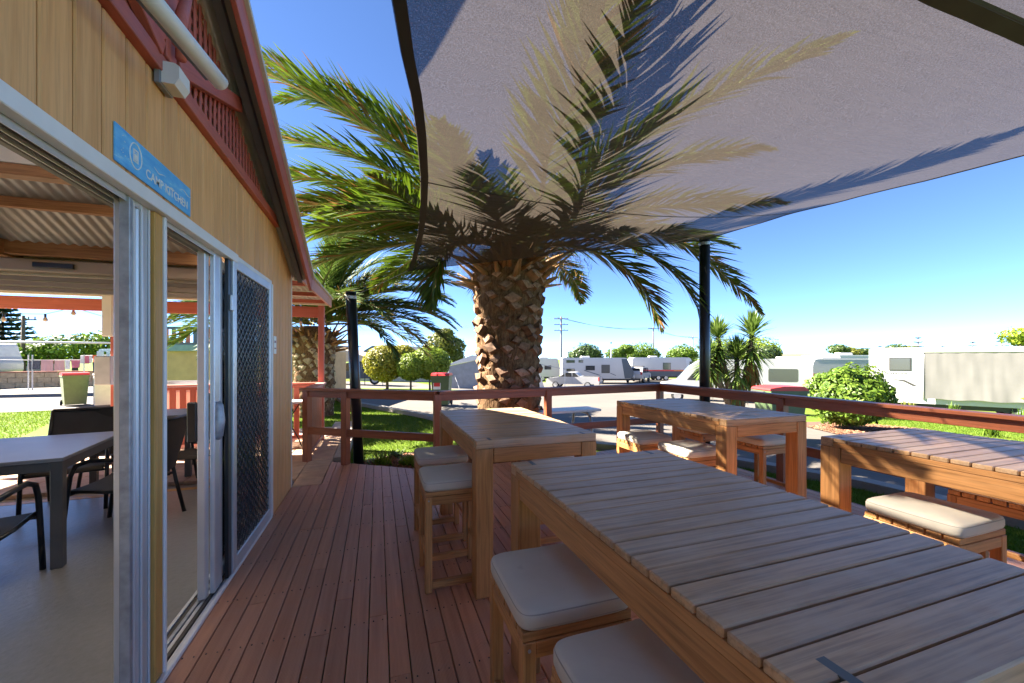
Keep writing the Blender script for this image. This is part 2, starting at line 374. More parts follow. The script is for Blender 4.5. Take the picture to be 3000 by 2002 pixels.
# concrete kerb along the lawn
kerb_pts = [(-2.0, 20.5), (-1.62, 17.0), (-1.2, 15.0), (-.42, 13.55), (.4, 11.95), (1.15, 10.42), (1.62, 9.0), (2.05, 7.75), (2.65, 6.8), (3.55, 5.95), (4.55, 5.05), (5.0, 4.1), (5.42, 3.15), (5.52, 2.2), (5.57, .4), (5.57, -3)]
mb = MB()
def offset(pts, w):
    out = []
    for i, p in enumerate(pts):
        a = Vector(pts[max(i - 1, 0)]); b = Vector(pts[min(i + 1, len(pts) - 1)]); d = (b - a).normalized(); out.append((p[0] - d.y * w, p[1] + d.x * w))
    return out
def subdiv(pts, k):
    out = []
    for i in range(len(pts) - 1):
        for j in range(k):
            t = j / k; out.append((pts[i][0] * (1 - t) + pts[i + 1][0] * t, pts[i][1] * (1 - t) + pts[i + 1][1] * t))
    return out + [pts[-1]]
kp = subdiv(kerb_pts, 3); ko = offset(kp, .26)
vs = []
for (a, b) in zip(kp, ko):
    z = gz(*a)
    vs += [(a[0], a[1], z - .05), (a[0], a[1], z + .10), (b[0], b[1], z + .085), (b[0], b[1], z - .05)]
fs = []
for i in range(len(kp) - 1):
    for k in range(3): fs.append((i * 4 + k, i * 4 + k + 1, i * 4 + k + 5, i * 4 + k + 4))
mb.add(vs, fs); struct(ob('kerb', fix(mb.mesh('kerb', 'road2'))))
# grass verge with the clipped trees, across the road
drape('verge', [(-1.2, 22.2), (.6, 21.6), (4.6, 22.6), (5.4, 26.0), (4.4, 27.0), (2.0, 25.6), (-1.0, 24.2)], .03, 'lawn', 1.0)
drape('garden_bed', [(9.0, 5.6), (9.6, 5.0), (11.2, 5.0), (12.4, 5.9), (12.0, 7.6), (10.6, 7.5), (9.6, 6.7)], .02, 'mulch_bed', .7)
drape('garden_bed', [(-.25, 5.80), (.72, 5.08), (2.0, 5.22), (3.3, 5.36), (3.1, 6.5), (2.2, 7.0), (1.0, 6.8), (.15, 6.55), (-.25, 6.3)], .02, 'mulch_bed', .5)

# ------------------------------------------------------------------ deck
deck = struct(ob('deck', None)); deck.empty_display_size = .1
X0 = -.880; PIT = .0935
def far_edge(x):
    if x < -.585: return 4.875
    if x < .70: return 5.90 + (x + .585) * (5.02 - 5.90) / 1.285
    return 5.02 + (x - .70) * (5.40 - 5.02) / 3.68
bm_cache = {}
nb = int((4.40 - X0) / PIT)
for i in range(nb):
    xa = X0 + i * PIT; xb = xa + PIT - .0055
    ya = -2.2; yl = far_edge(xa + .001); yr = far_edge(xb)
    strad = xa < -.585 < xb
    if strad: yl = yr = 4.875
    cuts = [ya]
    t = ya + rnd.uniform(.6, 3.2)
    while t < min(yl, yr) - .5: cuts.append(t); t += rnd.choice([2.4, 3.0, 3.6])
    runs = [(c0, *((yl, yr) if k == len(cuts) - 1 else (cuts[k + 1] - .0025,) * 2), xa) for k, c0 in enumerate(cuts)]
    if strad: runs.append((4.8775, far_edge(-.58), far_edge(xb), -.583))
    for (c0, l1, r1, xa) in runs:
        cxm = (xa + xb) / 2; cym = (c0 + min(l1, r1)) / 2
        hw = (xb - xa) / 2; b = .0025; zt = rnd.uniform(-.0008, .0008); zb = -.022
        A = [(-hw, c0 - cym), (hw, c0 - cym), (hw, r1 - cym), (-hw, l1 - cym)]
        I = [(-hw + b, c0 - cym + b), (hw - b, c0 - cym + b), (hw - b, r1 - cym - b), (-hw + b, l1 - cym - b)]
        m_ = MB(); m_.add([(x, y, zb) for x, y in A] + [(x, y, zt - b) for x, y in A] + [(x, y, zt) for x, y in I],
              [(0, 1, 5, 4), (1, 2, 6, 5), (2, 3, 7, 6), (3, 0, 4, 7), (4, 5, 9, 8), (5, 6, 10, 9), (6, 7, 11, 10), (7, 4, 8, 11), (8, 9, 10, 11)])
        ob('deck_board', m_.mesh('deck_board', 'deck'), deck, (cxm, cym, 0))
for y in [-1.8 + .45 * k for k in range(16)]:
    x1 = 4.36
    if y > 5.0: x1 = -.585 + (5.90 - y) / .685 - .05
    box('joist', deck, -.86 if y < 4.85 else -.57, x1, y - .022, y + .022, -.115, -.0225, 'stain_x', 0)
sc_ = MB()
for i in range(nb):
    xa = X0 + i * PIT
    for y_ in [-1.8 + .45 * k for k in range(16)]:
        if y_ < far_edge(xa + .05) - .05:
            for dx in (.020, .066): sc_.tube([(xa + dx, y_ + rnd.uniform(-.006, .006), 0), (xa + dx, y_, .0018)], .0034, 6)
stuff(ob('deck_screws', sc_.mesh('deck_screws', 'track'), deck))
barob('fascia_board', deck, (-.575, 5.89, -.078), (.70, 5.02, -.078), .025, .14, 'stain_x')
barob('fascia_board', deck, (.70, 5.02, -.078), (4.38, 5.40, -.078), .025, .14, 'stain_x')
barob('fascia_board', deck, (4.39, 5.40, -.078), (4.39, -2.2, -.078), .025, .14, 'stain_x')

# ------------------------------------------------------------------ deck railing
rail = thing('deck_railing', 'low red-brown stained timber railing with one middle rail around the deck', 'railing', (0, 0, 0))
posts = [(-.905, 6.05), (-.395, 5.695), (.700, 4.955), (2.25, 5.105), (4.30, 5.315), (4.30, 3.27), (4.30, 1.15), (4.30, -.9)]
for (x, y) in posts:
    a = math.atan2(-.71, 1) if x < .5 else (.1 if y > 4.9 else 0)
    ob('post', bbox(.085, .085, 1.06, 'stain_z'), rail, (x, y, .475 - .05), (0, 0, a))
def rail_run(p0, p1, lo=.37, hi=.465):
    d = (Vector(p1) - Vector(p0)).normalized()
    barob('top_rail', rail, (*p0, .916), (*p1, .916), .045, .085, 'stain_x')
    barob('middle_rail', rail, (*p0, (lo + hi) / 2), (*p1, (lo + hi) / 2), .045, hi - lo, 'stain_x')
n1 = Vector((.57, .82)).normalized() * -.0
rail_run((-.905, 6.05), (-.395, 5.695)); rail_run((-.395, 5.695), (.70, 4.955)); rail_run((.70, 4.955), (2.25, 5.105)); rail_run((2.25, 5.105), (4.30, 5.315))
rail_run((4.30, 5.27), (4.30, 3.27)); rail_run((4.30, 3.27), (4.30, 1.15)); rail_run((4.30, 1.15), (4.30, -.9))
def cap(p0, p1, wd=.14):
    barob('cap_rail', rail, (*p0, .977), (*p1, .977), wd, .034, 'stain_x', .006)
cap((-.965, 6.09), (.70, 4.955)); cap((.71, 4.957), (4.28, 5.313)); cap((4.302, 5.38), (4.302, -1.2))

# ------------------------------------------------------------------ slatted tables
def make_table(label, x0, x1, y0, y1, h, group=None):
    W = x1 - x0; Lg = y1 - y0
    t = thing('slatted_table', label, 'table', ((x0 + x1) / 2, (y0 + y1) / 2, 0), 0, group)
    n = 20; p = Lg / n; top = h; th = .022
    for i in range(n):
        yc = -Lg / 2 + p * (i + .5); ww = p - .0055
        if i in (0, n - 1):
            ob('end_board', bbox(W - .004, p - .004, .05, 'slat', .004), t, (0, yc, top - .025))
        else:
            ob('top_slat', bbox(W - .002, ww, th, 'slat', .0035), t, (0, yc + rnd.uniform(-.0006, .0006), top - th / 2 + rnd.uniform(-.0012, .0012)), (0, 0, rnd.uniform(-.0008, .0008)))
    for s in (-1, 1):
        ob('edge_rail', bbox(.055, Lg - 2 * p, .0275, 'teak_y', .002), t, (s * (W / 2 - .0285), 0, top - .0225 - .01375))
        ob('apron', bbox(.028, Lg - .22, .085, 'teak_y'), t, (s * (W / 2 - .018), 0, top - .0505 - .0425))
        ob('apron', bbox(W - .22, .028, .085, 'teak_x'), t, (0, s * (Lg / 2 - .018), top - .0505 - .0425))
        for q in (-1, 1):
            ob('leg', bbox(.105, .105, top - .0515, 'teak_z', .004), t, (s * (W / 2 - .0535), q * (Lg / 2 - .0535), (top - .0515) / 2))
            ob('corner_inlay', bbox(.022, .105, .0512, 'inlay', .001), t, (s * (W / 2 - .09), q * (Lg / 2 - .0575), top - .0255))
    return t
make_table('slatted teak table beside the grey-cushioned stools at the open doorway', .54, 1.335, 2.255, 3.675, .92)
make_table('weathered slatted teak table with two cushioned stools along the deck walkway', .582, 1.402, .34, 1.745, .92)
make_table('slatted teak table in the railing corner under the second black pole', 2.485, 3.335, 2.325, 3.785, .935)
make_table('slatted teak table with shiny grey top below the long side railing', 2.505, 3.41, .25, 1.672, .935)

# ------------------------------------------------------------------ stools
def cushion_mesh(sx, sy, h, mat='cushion'):
    bm = bmesh.new(); n = 14; prof = [(0.0, .90), (.12, .97), (.30, 1.0), (.70, 1.0), (.88, .965), (1.0, .88)]
    rings = []
    def loop(sc, z):
        out = []
        for k in range(48):
            a = 2 * math.pi * k / 48; ca, sa = math.cos(a), math.sin(a); e = .22
            x = math.copysign(abs(ca) ** e, ca) * sx / 2; y = math.copysign(abs(sa) ** e, sa) * sy / 2
            inset = (1 - sc) * .11
            x -= math.copysign(inset, x) if abs(x) > inset else x; y -= math.copysign(inset, y) if abs(y) > inset else y
            out.append(bm.verts.new((x, y, z + .0025 * noise.noise((x * 9, y * 9, z * 20)))))
        return out
    for (tz, s) in prof: rings.append(loop(s, tz * h))
    for f, dz in ((.55, .006), (.2, .009)):
        rings.append([bm.verts.new((v.co.x * f, v.co.y * f, h + dz + .002 * noise.noise((v.co.x * 12, v.co.y * 12, 3)))) for v in rings[5]])
    for a, b in zip(rings, rings[1:]):
        for k in range(48): bm.faces.new((a[k], a[(k + 1) % 48], b[(k + 1) % 48], b[k]))
    bm.faces.new(rings[-1]); bm.faces.new(rings[0][::-1])
    for f in bm.faces: f.smooth = True
    me = bpy.data.meshes.new('cushion'); bm.to_mesh(me); bm.free(); me.materials.append(M[mat]); return me
def piping_mesh(sx, sy, h):
    mb = MB(); pts = []
    for k in range(49):
        a = 2 * math.pi * k / 48; ca, sa = math.cos(a), math.sin(a); e = .22
        x = math.copysign(abs(ca) ** e, ca) * (sx / 2 - .002); y = math.copysign(abs(sa) ** e, sa) * (sy / 2 - .002); pts.append((x, y, h))
    return mb.tube(pts, .0028, 5, False).mesh('piping', 'piping', True)
def make_stool(S, sw):
    t = ob('bar_stool', None); t.empty_display_size = .1
    L = .042; H = .60; e = S / 2 - L / 2
    for sx in (-1, 1):
        for sy in (-1, 1): ob('leg', bbox(L, L, H - .028, 'teak_z'), t, (sx * e, sy * e, (H - .028) / 2))
    for s in (-1, 1):
        ob('seat_apron', bbox(S - 2 * L, .024, .05, 'teak_x'), t, (0, s * (S / 2 - .013), H - .054))
        ob('seat_apron', bbox(.024, S - 2 * L, .05, 'teak_y'), t, (s * (S / 2 - .013), 0, H - .054))
        ob('foot_rail', bbox(S - 2 * L, .034, .042, 'teak_x'), t, (0, s * (S / 2 - .02), .042))
        ob('side_rail', bbox(.028, S - 2 * L, .034, 'teak_y'), t, (s * (S / 2 - .018), 0, .20))
    p = S / 6
    for i in range(6): ob('seat_slat', bbox(S - .002, p - .007, .027, 'teak_x'), t, (0, -S / 2 + p * (i + .5), H - .0135))
    c = ob('cushion', _cu, t, (0, 0, H + .001)); ob('piping', _pp, c, (0, 0, 0)); ob('piping', _pp2, c, (0, 0, 0))
    ob('screw', MB().tube([(0, 0, 0), (0, .004, 0)], .005, 8).mesh('screw', 'galv'), t, (-S / 2 + .02, -S / 2 - .003, H - .05))
    return t
_cu = cushion_mesh(.385, .385, .062); _pp = piping_mesh(.381, .381, .05); _pp2 = piping_mesh(.381, .381, .013)
S = .37
proto = None
for (x0, y0, lab, rz) in [
    (.270, 2.405, 'cushioned bar stool nearer the camera of the pair tucked in at the doorway table', 0),
    (.290, 3.00, 'second cushioned bar stool of the pair at the doorway table, farther along the deck', .02),
    (.400, 1.080, 'cushioned bar stool with a marked cushion halfway along the weathered table', -.01),
    (.432, .590, 'cushioned bar stool at the near end of the weathered table, cut by the frame', .015),
    (2.280, 3.095, 'shaded bar stool tucked under the left end of the corner table', .03),
    (2.335, 2.555, 'bar stool with sunlit cushion edge in front of the corner table', .01),
    (3.30, 2.69, 'bar stool behind the corner table, seen between its near legs', 0),
    (3.22, 3.33, 'bar stool behind the corner table beside the railing post', .04),
    (2.425, 1.03, 'bar stool with bright sunlit cushion edge beside the shiny-topped table', 0),
    (3.31, 1.10, 'dark shaded bar stool between the shiny-topped table and the side railing', .02),
    (1.06, 2.72, 'bar stool tucked under the far side of the doorway table', -.02)]:
    if proto is None: proto = s_ = make_stool(S, S)
    else: s_ = copy_tree(proto)
    s_.location = (x0 + S / 2, y0 + S / 2, 0); s_.rotation_euler = (0, 0, rz); tag(s_, lab, 'stool', 'cushioned bar stools around the teak tables')
    for ch in s_.children:
        if ch.name.startswith('cushion'): ch.rotation_euler = (0, 0, rnd.uniform(-.02, .02))

# ------------------------------------------------------------------ kitchen building
B = thing('camp_kitchen', 'timber-clad camp kitchen with red gable lattice and open sliding doors', 'building', (0, 0, 0))
WX = -.885
# cladding boards
bw = .1366
y = 4.872
k = 0
while y > -2.3:
    ya = y - bw + .009; yc = (ya + y) / 2
    zlo = 0.0 if yc > 3.99 else 2.082
    zlo = zlo - .02 if zlo < .1 else zlo
    zhi = 2.60
    box('cladding_board', B, WX - .020, WX, ya, y, zlo, zhi, 'clad_z', .005)
    y -= bw; k += 1
box('wall_lining', B, WX - .075, WX - .034, 3.985, 4.865, -.02, 2.6, 'pine_z', 0)
box('wall_lining', B, WX - .075, WX - .034, -2.3, 3.98, 2.085, 2.6, 'pine_z', 0)
box('corner_trim', B, WX - .03, WX + .006, 4.873, 4.896, -.02, 2.40, 'offwhite', .002)
# gable lattice
def zroof(y): return 2.31 + .435 * (4.88 - abs(y))
box('gable_sill', B, WX - .02, WX + .035, -2.3, 3.66, 2.602, 2.672, 'redpaint_y'); box('gable_sill', B, WX - .02, WX + .035, 3.664, 4.30, 2.602, 2.672, 'redpaint_y')
y = 4.22
while y > .4:
    zt = zroof(y) - .07
    if zt > 2.70: box('lattice_slat', B, WX - .006, WX + .002, y, y + .026, 2.673, zt, 'redpaint_z', .002)
    y -= .0655
z = 2.71
while z < 3.9:
    ymax = 4.88 - (z - 2.31 + .07) / .435
    box('lattice_batten', B, WX - .016, WX - .0075, .2, ymax, z, z + .026, 'redpaint_y', 0); z += .0655
ob('gable_backing', fix(MB().add([(WX - .07, .2, 2.674), (WX - .07, 4.02, 2.674), (WX - .07, .2, zroof(.2) - .022), (WX - .032, .2, 2.674), (WX - .032, 4.02, 2.674), (WX - .032, .2, zroof(.2) - .022)], [(0, 1, 2), (3, 4, 5), (0, 1, 4, 3), (1, 2, 5, 4), (2, 0, 3, 5)]).mesh('gable_backing', 'pine_z')), B)
box('gable_lining', B, WX - .07, WX - .035, -2.3, 4.3, 2.602, 2.672, 'pine_y', 0)
box('king_post', B, WX + .0035, WX + .045, 2.06, 2.15, 2.673, 3.42, 'redpaint_z')
barob('gable_brace', B, (WX + .025, 2.18, 2.72), (WX + .025, 3.05, 3.06), .04, .085, 'redpaint_x'); barob('gable_brace', B, (WX + .025, 2.03, 2.72), (WX + .025, 1.55, 3.35), .04, .085, 'redpaint_x')
barob('gable_brace', B, (WX + .025, 2.045, 2.69), (WX + .025, 1.30, 3.0), .04, .07, 'redpaint_x')
# barge board + roof
def slope_pt(y, dz=0): return zroof(y) + dz
me = MB()
barob('barge_board', B, (-.70, 4.93, slope_pt(4.93, -.075)), (-.70, 0, slope_pt(0, -.075)), .028, .155, 'redpaint_x'); barob('barge_board', B, (-.70, 0, slope_pt(0, -.075)), (-.70, -4.9, slope_pt(4.9, -.075)), .028, .155, 'redpaint_x')
barob('barge_capping', B, (-.705, 4.95, slope_pt(4.95, .022)), (-.705, 0, slope_pt(0, .022)), .085, .03, 'colorbond'); barob('barge_capping', B, (-.705, 0, slope_pt(0, .022)), (-.705, -4.9, slope_pt(4.9, .022)), .085, .03, 'colorbond')
def corr(x0, x1, y0, z0, y1, z1, amp=.009, per=.076, thick=.002):
    mb = MB(); n = int((x1 - x0) / per * 6); vs = []
    for i in range(n + 1):
        x = x0 + (x1 - x0) * i / n; dz = amp * math.sin(2 * math.pi * (x - x0) / per); vs += [(x, y0, z0 + dz), (x, y1, z1 + dz)]
    mb.add(vs, [(2 * i, 2 * i + 2, 2 * i + 3, 2 * i + 1) for i in range(n)]); return mb
roofp = ob('roof_sheet', corr(-6.3, -1.62, 4.95, slope_pt(4.95, -.012), 0, slope_pt(0, -.012)).mesh('roof_sheet', 'corr', True), B)
ob('clear_roof_sheet', corr(-1.62, -.92, 4.95, slope_pt(4.95, -.012), 0, slope_pt(0, -.012)).mesh('clear_roof_sheet', 'poly', True), B)
ob('roof_sheet', corr(-.92, -.72, 4.95, slope_pt(4.95, -.012), 0, slope_pt(0, -.012)).mesh('roof_sheet', 'corr', True), B)
ob('roof_sheet', corr(-6.3, -.72, 0, slope_pt(0, -.012), -5.0, slope_pt(5.0, -.012)).mesh('roof_sheet', 'corr', True), B)
for yy in (4.1, 3.05, 1.9, .7):
    barob('purlin', B, (-6.2, yy, slope_pt(yy, -.062)), (-.95, yy, slope_pt(yy, -.062)), .05, .075, 'redpaint_x' if yy < 4 else 'pine_x', 0)
barob('soffit_rafter', B, (-.80, 4.9, slope_pt(4.9, -.05)), (-.80, 1.0, slope_pt(1.0, -.05)), .045, .05, 'darkroof', 0)
box('beam', B, -6.0, -.97, 3.30, 3.40, 2.60, 2.76, 'offwhite'); box('beam', B, -6.0, -.97, 3.305, 3.395, 2.53, 2.598, 'pine_x')
box('wall_plate', B, -6.0, -.97, 4.62, 4.70, 2.30, 2.42, 'pine_x')
box('rafter', B, -3.10, -3.02, 4.30, 4.85, 2.28, 2.42, 'pine_y')
# other walls, not seen from the deck
box('side_wall', B, -6.1, -6.0, -4.8, 4.87, -.02, 2.45, 'clad_z', 0); box('rear_wall', B, -6.0, -.96, -4.8, -4.7, -.02, 2.40, 'clad_z', 0)
box('front_wall', B, WX - .075, WX - .001, -4.7, -2.305, -.02, 2.6, 'clad_z', 0)
box('shutter_pier', B, -.96, -.906, 4.80, 4.865, -.02, 2.4, 'offwhite', 0)
# inside concrete floor
ob('floor', MB().box(-6.0, -.90, -4.7, 5.12, -.16, 0.002).mesh('floor', 'floor'), B)
box('yellow_strip', B, -6.0, -1.0, 5.125, 5.205, -.10, .004, 'honey', 0)
# roller shutter, raised
sh = ob('roller_shutter', None, B); 
zz = 2.005
hs = [.05, .05, .05, .028, .075, .08, .08, .08, .075]
for i, h in enumerate(hs):
    m = 'offwhite' if i in (3, 7) else 'shutter'
    box('shutter_slat', sh, -5.6, -.98, 4.83 - .012 * (i % 2), 4.868 - .008 * (i % 2), zz, zz + h - .005, m, .006); zz += h
box('shutter_box', sh, -5.6, -.98, 4.71, 4.82, 2.17, 2.285, 'shutter', .01)
box('speaker_panel', B, -2.88, -2.60, 4.68, 4.705, 2.205, 2.25, 'black', .004)
# door head, tracks, sill
box('door_head', B, WX - .02, WX + .022, -2.3, 3.06, 2.022, 2.078, 'alu_white'); box('door_head', B, WX - .005, WX + .014, 3.062, 3.975, 2.045, 2.075, 'alu_white')
for i in range(4): box('head_track', B, WX - .05 - .032 * i, WX - .026 - .032 * i, -2.3, 2.9, 2.012 + .004 * (i % 2), 2.075, 'track', .002)
for i in range(3): box('head_lip', B, WX - .0235 - .032 * i, WX - .0215 - .032 * i, -2.3, 2.9, 2.000, 2.074, 'alu', 0)
box('door_sill', B, WX - .004, WX + .018, -2.3, 3.985, 0.003, .026, 'alu_white', .004)
for i, m in enumerate(['alu', 'track', 'alu', 'galv', 'track', 'alu']): box('sill_track', B, WX - .024 - .022 * i, WX - .006 - .022 * i, -2.3, 3.98, .0025, .012 + .007 * (i % 2), m, .001)
# stacked sliding panels, honey timber post, frames
box('stud', B, WX - .045, WX - .012, 1.915, 1.936, .02, 2.02, 'galv', .002)
for i, (ya, yb, xx) in enumerate([(1.938, 1.968, -.045), (1.970, 1.995, -.056), (1.997, 2.021, -.045), (2.023, 2.073, -.042)]):
    box('panel_stile', B, WX + xx - .03, WX + xx + .02, ya, yb, .02, 2.02, 'alu', .006)
    box('panel_stile_lip', B, WX + xx + .021, WX + xx + .026, yb - .010, yb - .001, .02, 2.02, 'white', .001)
box('door_post', B, WX - .075, WX - .002, 2.078, 2.142, .026, 2.02, 'honey', .004)
box('door_jamb', B, WX - .07, WX + .004, 2.146, 2.166, .02, 2.02, 'alu_white', .003)
# sliding leaf pushed back, with lock and its glass
leaf = ob('sliding_door', None, B)
box('stile', leaf, WX - .085, WX - .045, 2.72, 2.775, .02, 2.015, 'alu', .005); box('stile', leaf, WX - .044, WX - .018, 2.778, 2.86, .02, 2.015, 'alu', .005); box('stile', leaf, WX - .044, WX - .02, 2.865, 2.91, .02, 2.015, 'alu', .005)
box('pane', leaf, WX - .066, WX - .060, 2.92, 3.90, .08, 1.96, 'glass', 0); box('bottom_rail', leaf, WX - .085, WX - .045, 2.915, 3.93, .02, .08, 'alu'); box('top_rail', leaf, WX - .085, WX - .045, 2.915, 3.93, 1.96, 2.015, 'alu')
mb = MB(); pts = [(0, .0, -.11), (0, .0, .11)]
lk = MB(); lk.tube([(WX - .017, 2.81, .92), (WX - .012, 2.81, .94), (WX - .006, 2.81, 1.03), (WX - .012, 2.81, 1.12), (WX - .017, 2.81, 1.14)], [.018, .026, .03, .026, .018], 10)
ob('lock_plate', lk.mesh('lock_plate', 'galv', True), leaf)
box('pull_handle', leaf, WX - .135, WX - .086, 2.72, 2.745, .92, 1.15, 'black', .01)
# security screen door
sd = ob('screen_door', None, B)
sy0, sy1, sz0, sz1 = 2.985, 3.945, .03, 2.045
box('edge_seal', sd, WX - .015, WX + .006, 2.925, 2.983, .027, 2.044, 'black', .002)
box('frame_stile', sd, WX - .012, WX + .018, sy0, sy0 + .06, sz0, sz1, 'alu', .004); box('frame_stile', sd, WX - .012, WX + .018, sy1 - .055, sy1, sz0, sz1, 'alu', .004)
box('frame_rail', sd, WX - .011, WX + .017, sy0 + .061, sy1 - .056, sz1 - .065, sz1, 'alu', .004); box('frame_rail', sd, WX - .011, WX + .017, sy0 + .061, sy1 - .056, sz0, sz0 + .085, 'alu', .004)
box('door_frame', B, WX - .02, WX + .024, sy1 + .002, sy1 + .034, 0.027, 2.044, 'alu_white', .003)
g = MB(); gy0, gy1, gz0, gz1 = sy0 + .06, sy1 - .055, sz0 + .085, sz1 - .065; p = .080; q = .064
ny = int((gy1 - gy0) / p) + 1; nz = int((gz1 - gz0) / q) + 1
for i in range(-nz - 2, ny + 2):
    for s in (1, -1):
        a = gy0 + i * p if s == 1 else gy0 + (i + nz + 2) * p
        za, zb = gz0, gz1; t0, t1 = 0.0, (gz1 - gz0)
        def yy(t): return a + s * t * p / q
        lo, hi = t0, t1
        ya_, yb_ = yy(lo), yy(hi)
        t_at = lambda Y: (Y - a) / (s * p / q)
        ts = sorted([t_at(gy0), t_at(gy1)]); lo = max(lo, ts[0]); hi = min(hi, ts[1])
        if hi - lo > .02: g.bar((WX + .004 + .002 * s, yy(lo), gz0 + lo), (WX + .004 + .002 * s, yy(hi), gz0 + hi), .004, .006)
ob('security_grille', g.mesh('security_grille', 'black'), sd)
box('fly_screen', sd, WX - .0045, WX - .0035, gy0, gy1, gz0, gz1, 'flyscreen', 0)
box('screen_hinge', sd, WX + .007, WX + .022, 2.94, 2.975, 1.70, 1.80, 'alu', .003)
# small notice by the corner
nt_ = tag(ob('wall_notice', bbox(.004, .09, .16, 'signwhite', 0), None, (WX + .0025, 4.14, 1.52)), 'small white notice with pink print on the timber wall near the corner', 'notice')
ob('printed_mark', bbox(.002, .05, .02, 'maroon', 0), nt_, (.003, 0, .03)); ob('printed_mark', bbox(.002, .055, .012, 'maroon', 0), nt_, (.003, 0, -.03))
# blue sign
sg = tag(ob('kitchen_sign', bbox(.006, .600, .137, 'sign', .001), None, (WX + .0045, 2.087, 2.170)), 'blue rectangular sign with a white stove emblem reading CAMP KITCHEN', 'sign')
def text(body, size, mat, parent, loc, rot, name='lettering', align='LEFT', ext=.0004):
    cu = bpy.data.curves.new(name, 'FONT'); cu.body = body; cu.size = size; cu.extrude = ext; cu.offset = .0004 if size < .1 else 0; cu.align_x = align; cu.align_y = 'CENTER'
    tmp = bpy.data.objects.new('tmp', cu); C.objects.link(tmp); bpy.context.view_layer.update()
    dg = bpy.context.evaluated_depsgraph_get(); me = bpy.data.meshes.new_from_object(tmp.evaluated_get(dg)); bpy.data.objects.remove(tmp)
    me.materials.clear(); me.materials.append(M[mat]); return ob(name, me, parent, loc, rot)
text('CAMP KITCHEN', .052, 'signwhite', sg, (.004, -.105, -.028), (R(90), 0, R(90)))
em = MB(); ring = [(.0, math.cos(a) * .040, math.sin(a) * .048) for a in [2 * math.pi * i / 32 for i in range(33)]]
em.tube(ring, .0022, 5, False)
em.box(-.001, .001, -.017, .017, -.024, -.019); em.box(-.001, .001, -.017, .017, .019, .024); em.box(-.001, .001, -.017, -.013, -.02, .02); em.box(-.001, .001, .013, .017, -.02, .02)
em.box(-.001, .001, -.010, .010, -.016, .006); em.box(-.001, .001, -.010, -.004, .010, .014); em.box(-.001, .001, .003, .009, .010, .014)
ob('stove_emblem', em.mesh('stove_emblem', 'signwhite'), sg, (.004, -.175, .004))
wv = MB()
for k in range(5):
    a0 = rnd.uniform(-.05, .22); zz0 = rnd.uniform(-.05, .05); L_ = rnd.uniform(.05, .12)
    wv.tube([(0, a0 + L_ * i / 6, zz0 + .006 * math.sin(i * 1.1 + k)) for i in range(7)], [.0006, .0015, .002, .002, .0018, .001, .0005], 4)
for k in range(9):
    a0 = rnd.uniform(-.27, -.20); zz0 = rnd.uniform(-.03, .055); wv.tube([(0, a0, zz0), (0, a0 + .003, zz0)], .0016, 4)
stuff(ob('wave_marks', wv.mesh('wave_marks', 'signwhite'), sg, (.0035, 0, 0)))
# gable fluorescent batten + square bulkhead lamp (unlit)
fl = thing('batten_light', 'long white tubular batten light fixed across the red gable lattice', 'light', (0, 0, 0))
d0, d1 = Vector((-.715, 1.25, 2.520)), Vector((-.60, 1.92, 2.515))
bt = MB(); bt.tube([d0, d0 + (d1 - d0) * .985, d1], [.030, .030, .022], 14); ob('diffuser', bt.mesh('diffuser', 'white', True), fl)
bt = MB(); bt.bar(d0 + Vector((-.035, -.01, .012)), d1 + Vector((-.035, -.02, .012)), .03, .034); ob('housing', bt.mesh('housing', 'greyplastic'), fl)
pp = MB(); pp.tube([(WX + .075, 2.11, 2.70), (WX + .075, 2.11, 2.90), (WX + .12, 2.05, 2.95), (-.72, 1.85, 2.60)], .020, 10); ob('conduit', pp.mesh('conduit', 'redpaint_z', True), fl)
bl = thing('bulkhead_light', 'square white bulkhead lamp below the gable lattice', 'light', (WX + .03, 2.10, 2.60))
bb = MB(); bb.prism([(0, -.045), (.045, -.045), (.062, -.015), (.062, .035), (.045, .045), (0, .045)], -.05, .05); ob('diffuser', fix(bb.mesh('diffuser', 'offwhite')), bl); box('back_plate', bl, -.024, -.001, -.057, .057, -.052, .052, 'greyplastic')

# ------------------------------------------------------------------ verandah and paving
pav = struct(ob('patio', None)); pav.empty_display_size = .1
struct(ob('patio_base', MB().box(-7.0, -.585, 5.21, 9.2, -.16, -.046).mesh('patio_base', 'slab')))
struct(ob('patio_base', MB().box(-1.0, -.586, 4.90, 5.208, -.16, -.046).mesh('patio_base', 'slab')))
pw, pl = .30, .30
yy_ = 4.905
row = 0
while yy_ < 7.62:
    xx_ = -.592
    while xx_ > -5.2:
        if yy_ > 5.21 or xx_ > -.95:
            w0 = pw - .006
            if not (yy_ < 5.21 and xx_ - pw < -.99 and False):
                y0_ = max(yy_, 5.212) if xx_ - pw < -.99 else yy_
                if yy_ + pl - .006 - y0_ > .05: ob('paver', bbox(w0, yy_ + pl - .006 - y0_, .04, 'paver', .004), pav, (xx_ - pw / 2, (y0_ + yy_ + pl - .006) / 2, -.024 + rnd.uniform(-.002, .002)), (rnd.uniform(-.002, .002), rnd.uniform(-.002, .002), 0))
        xx_ -= pw
    yy_ += pl; row += 1
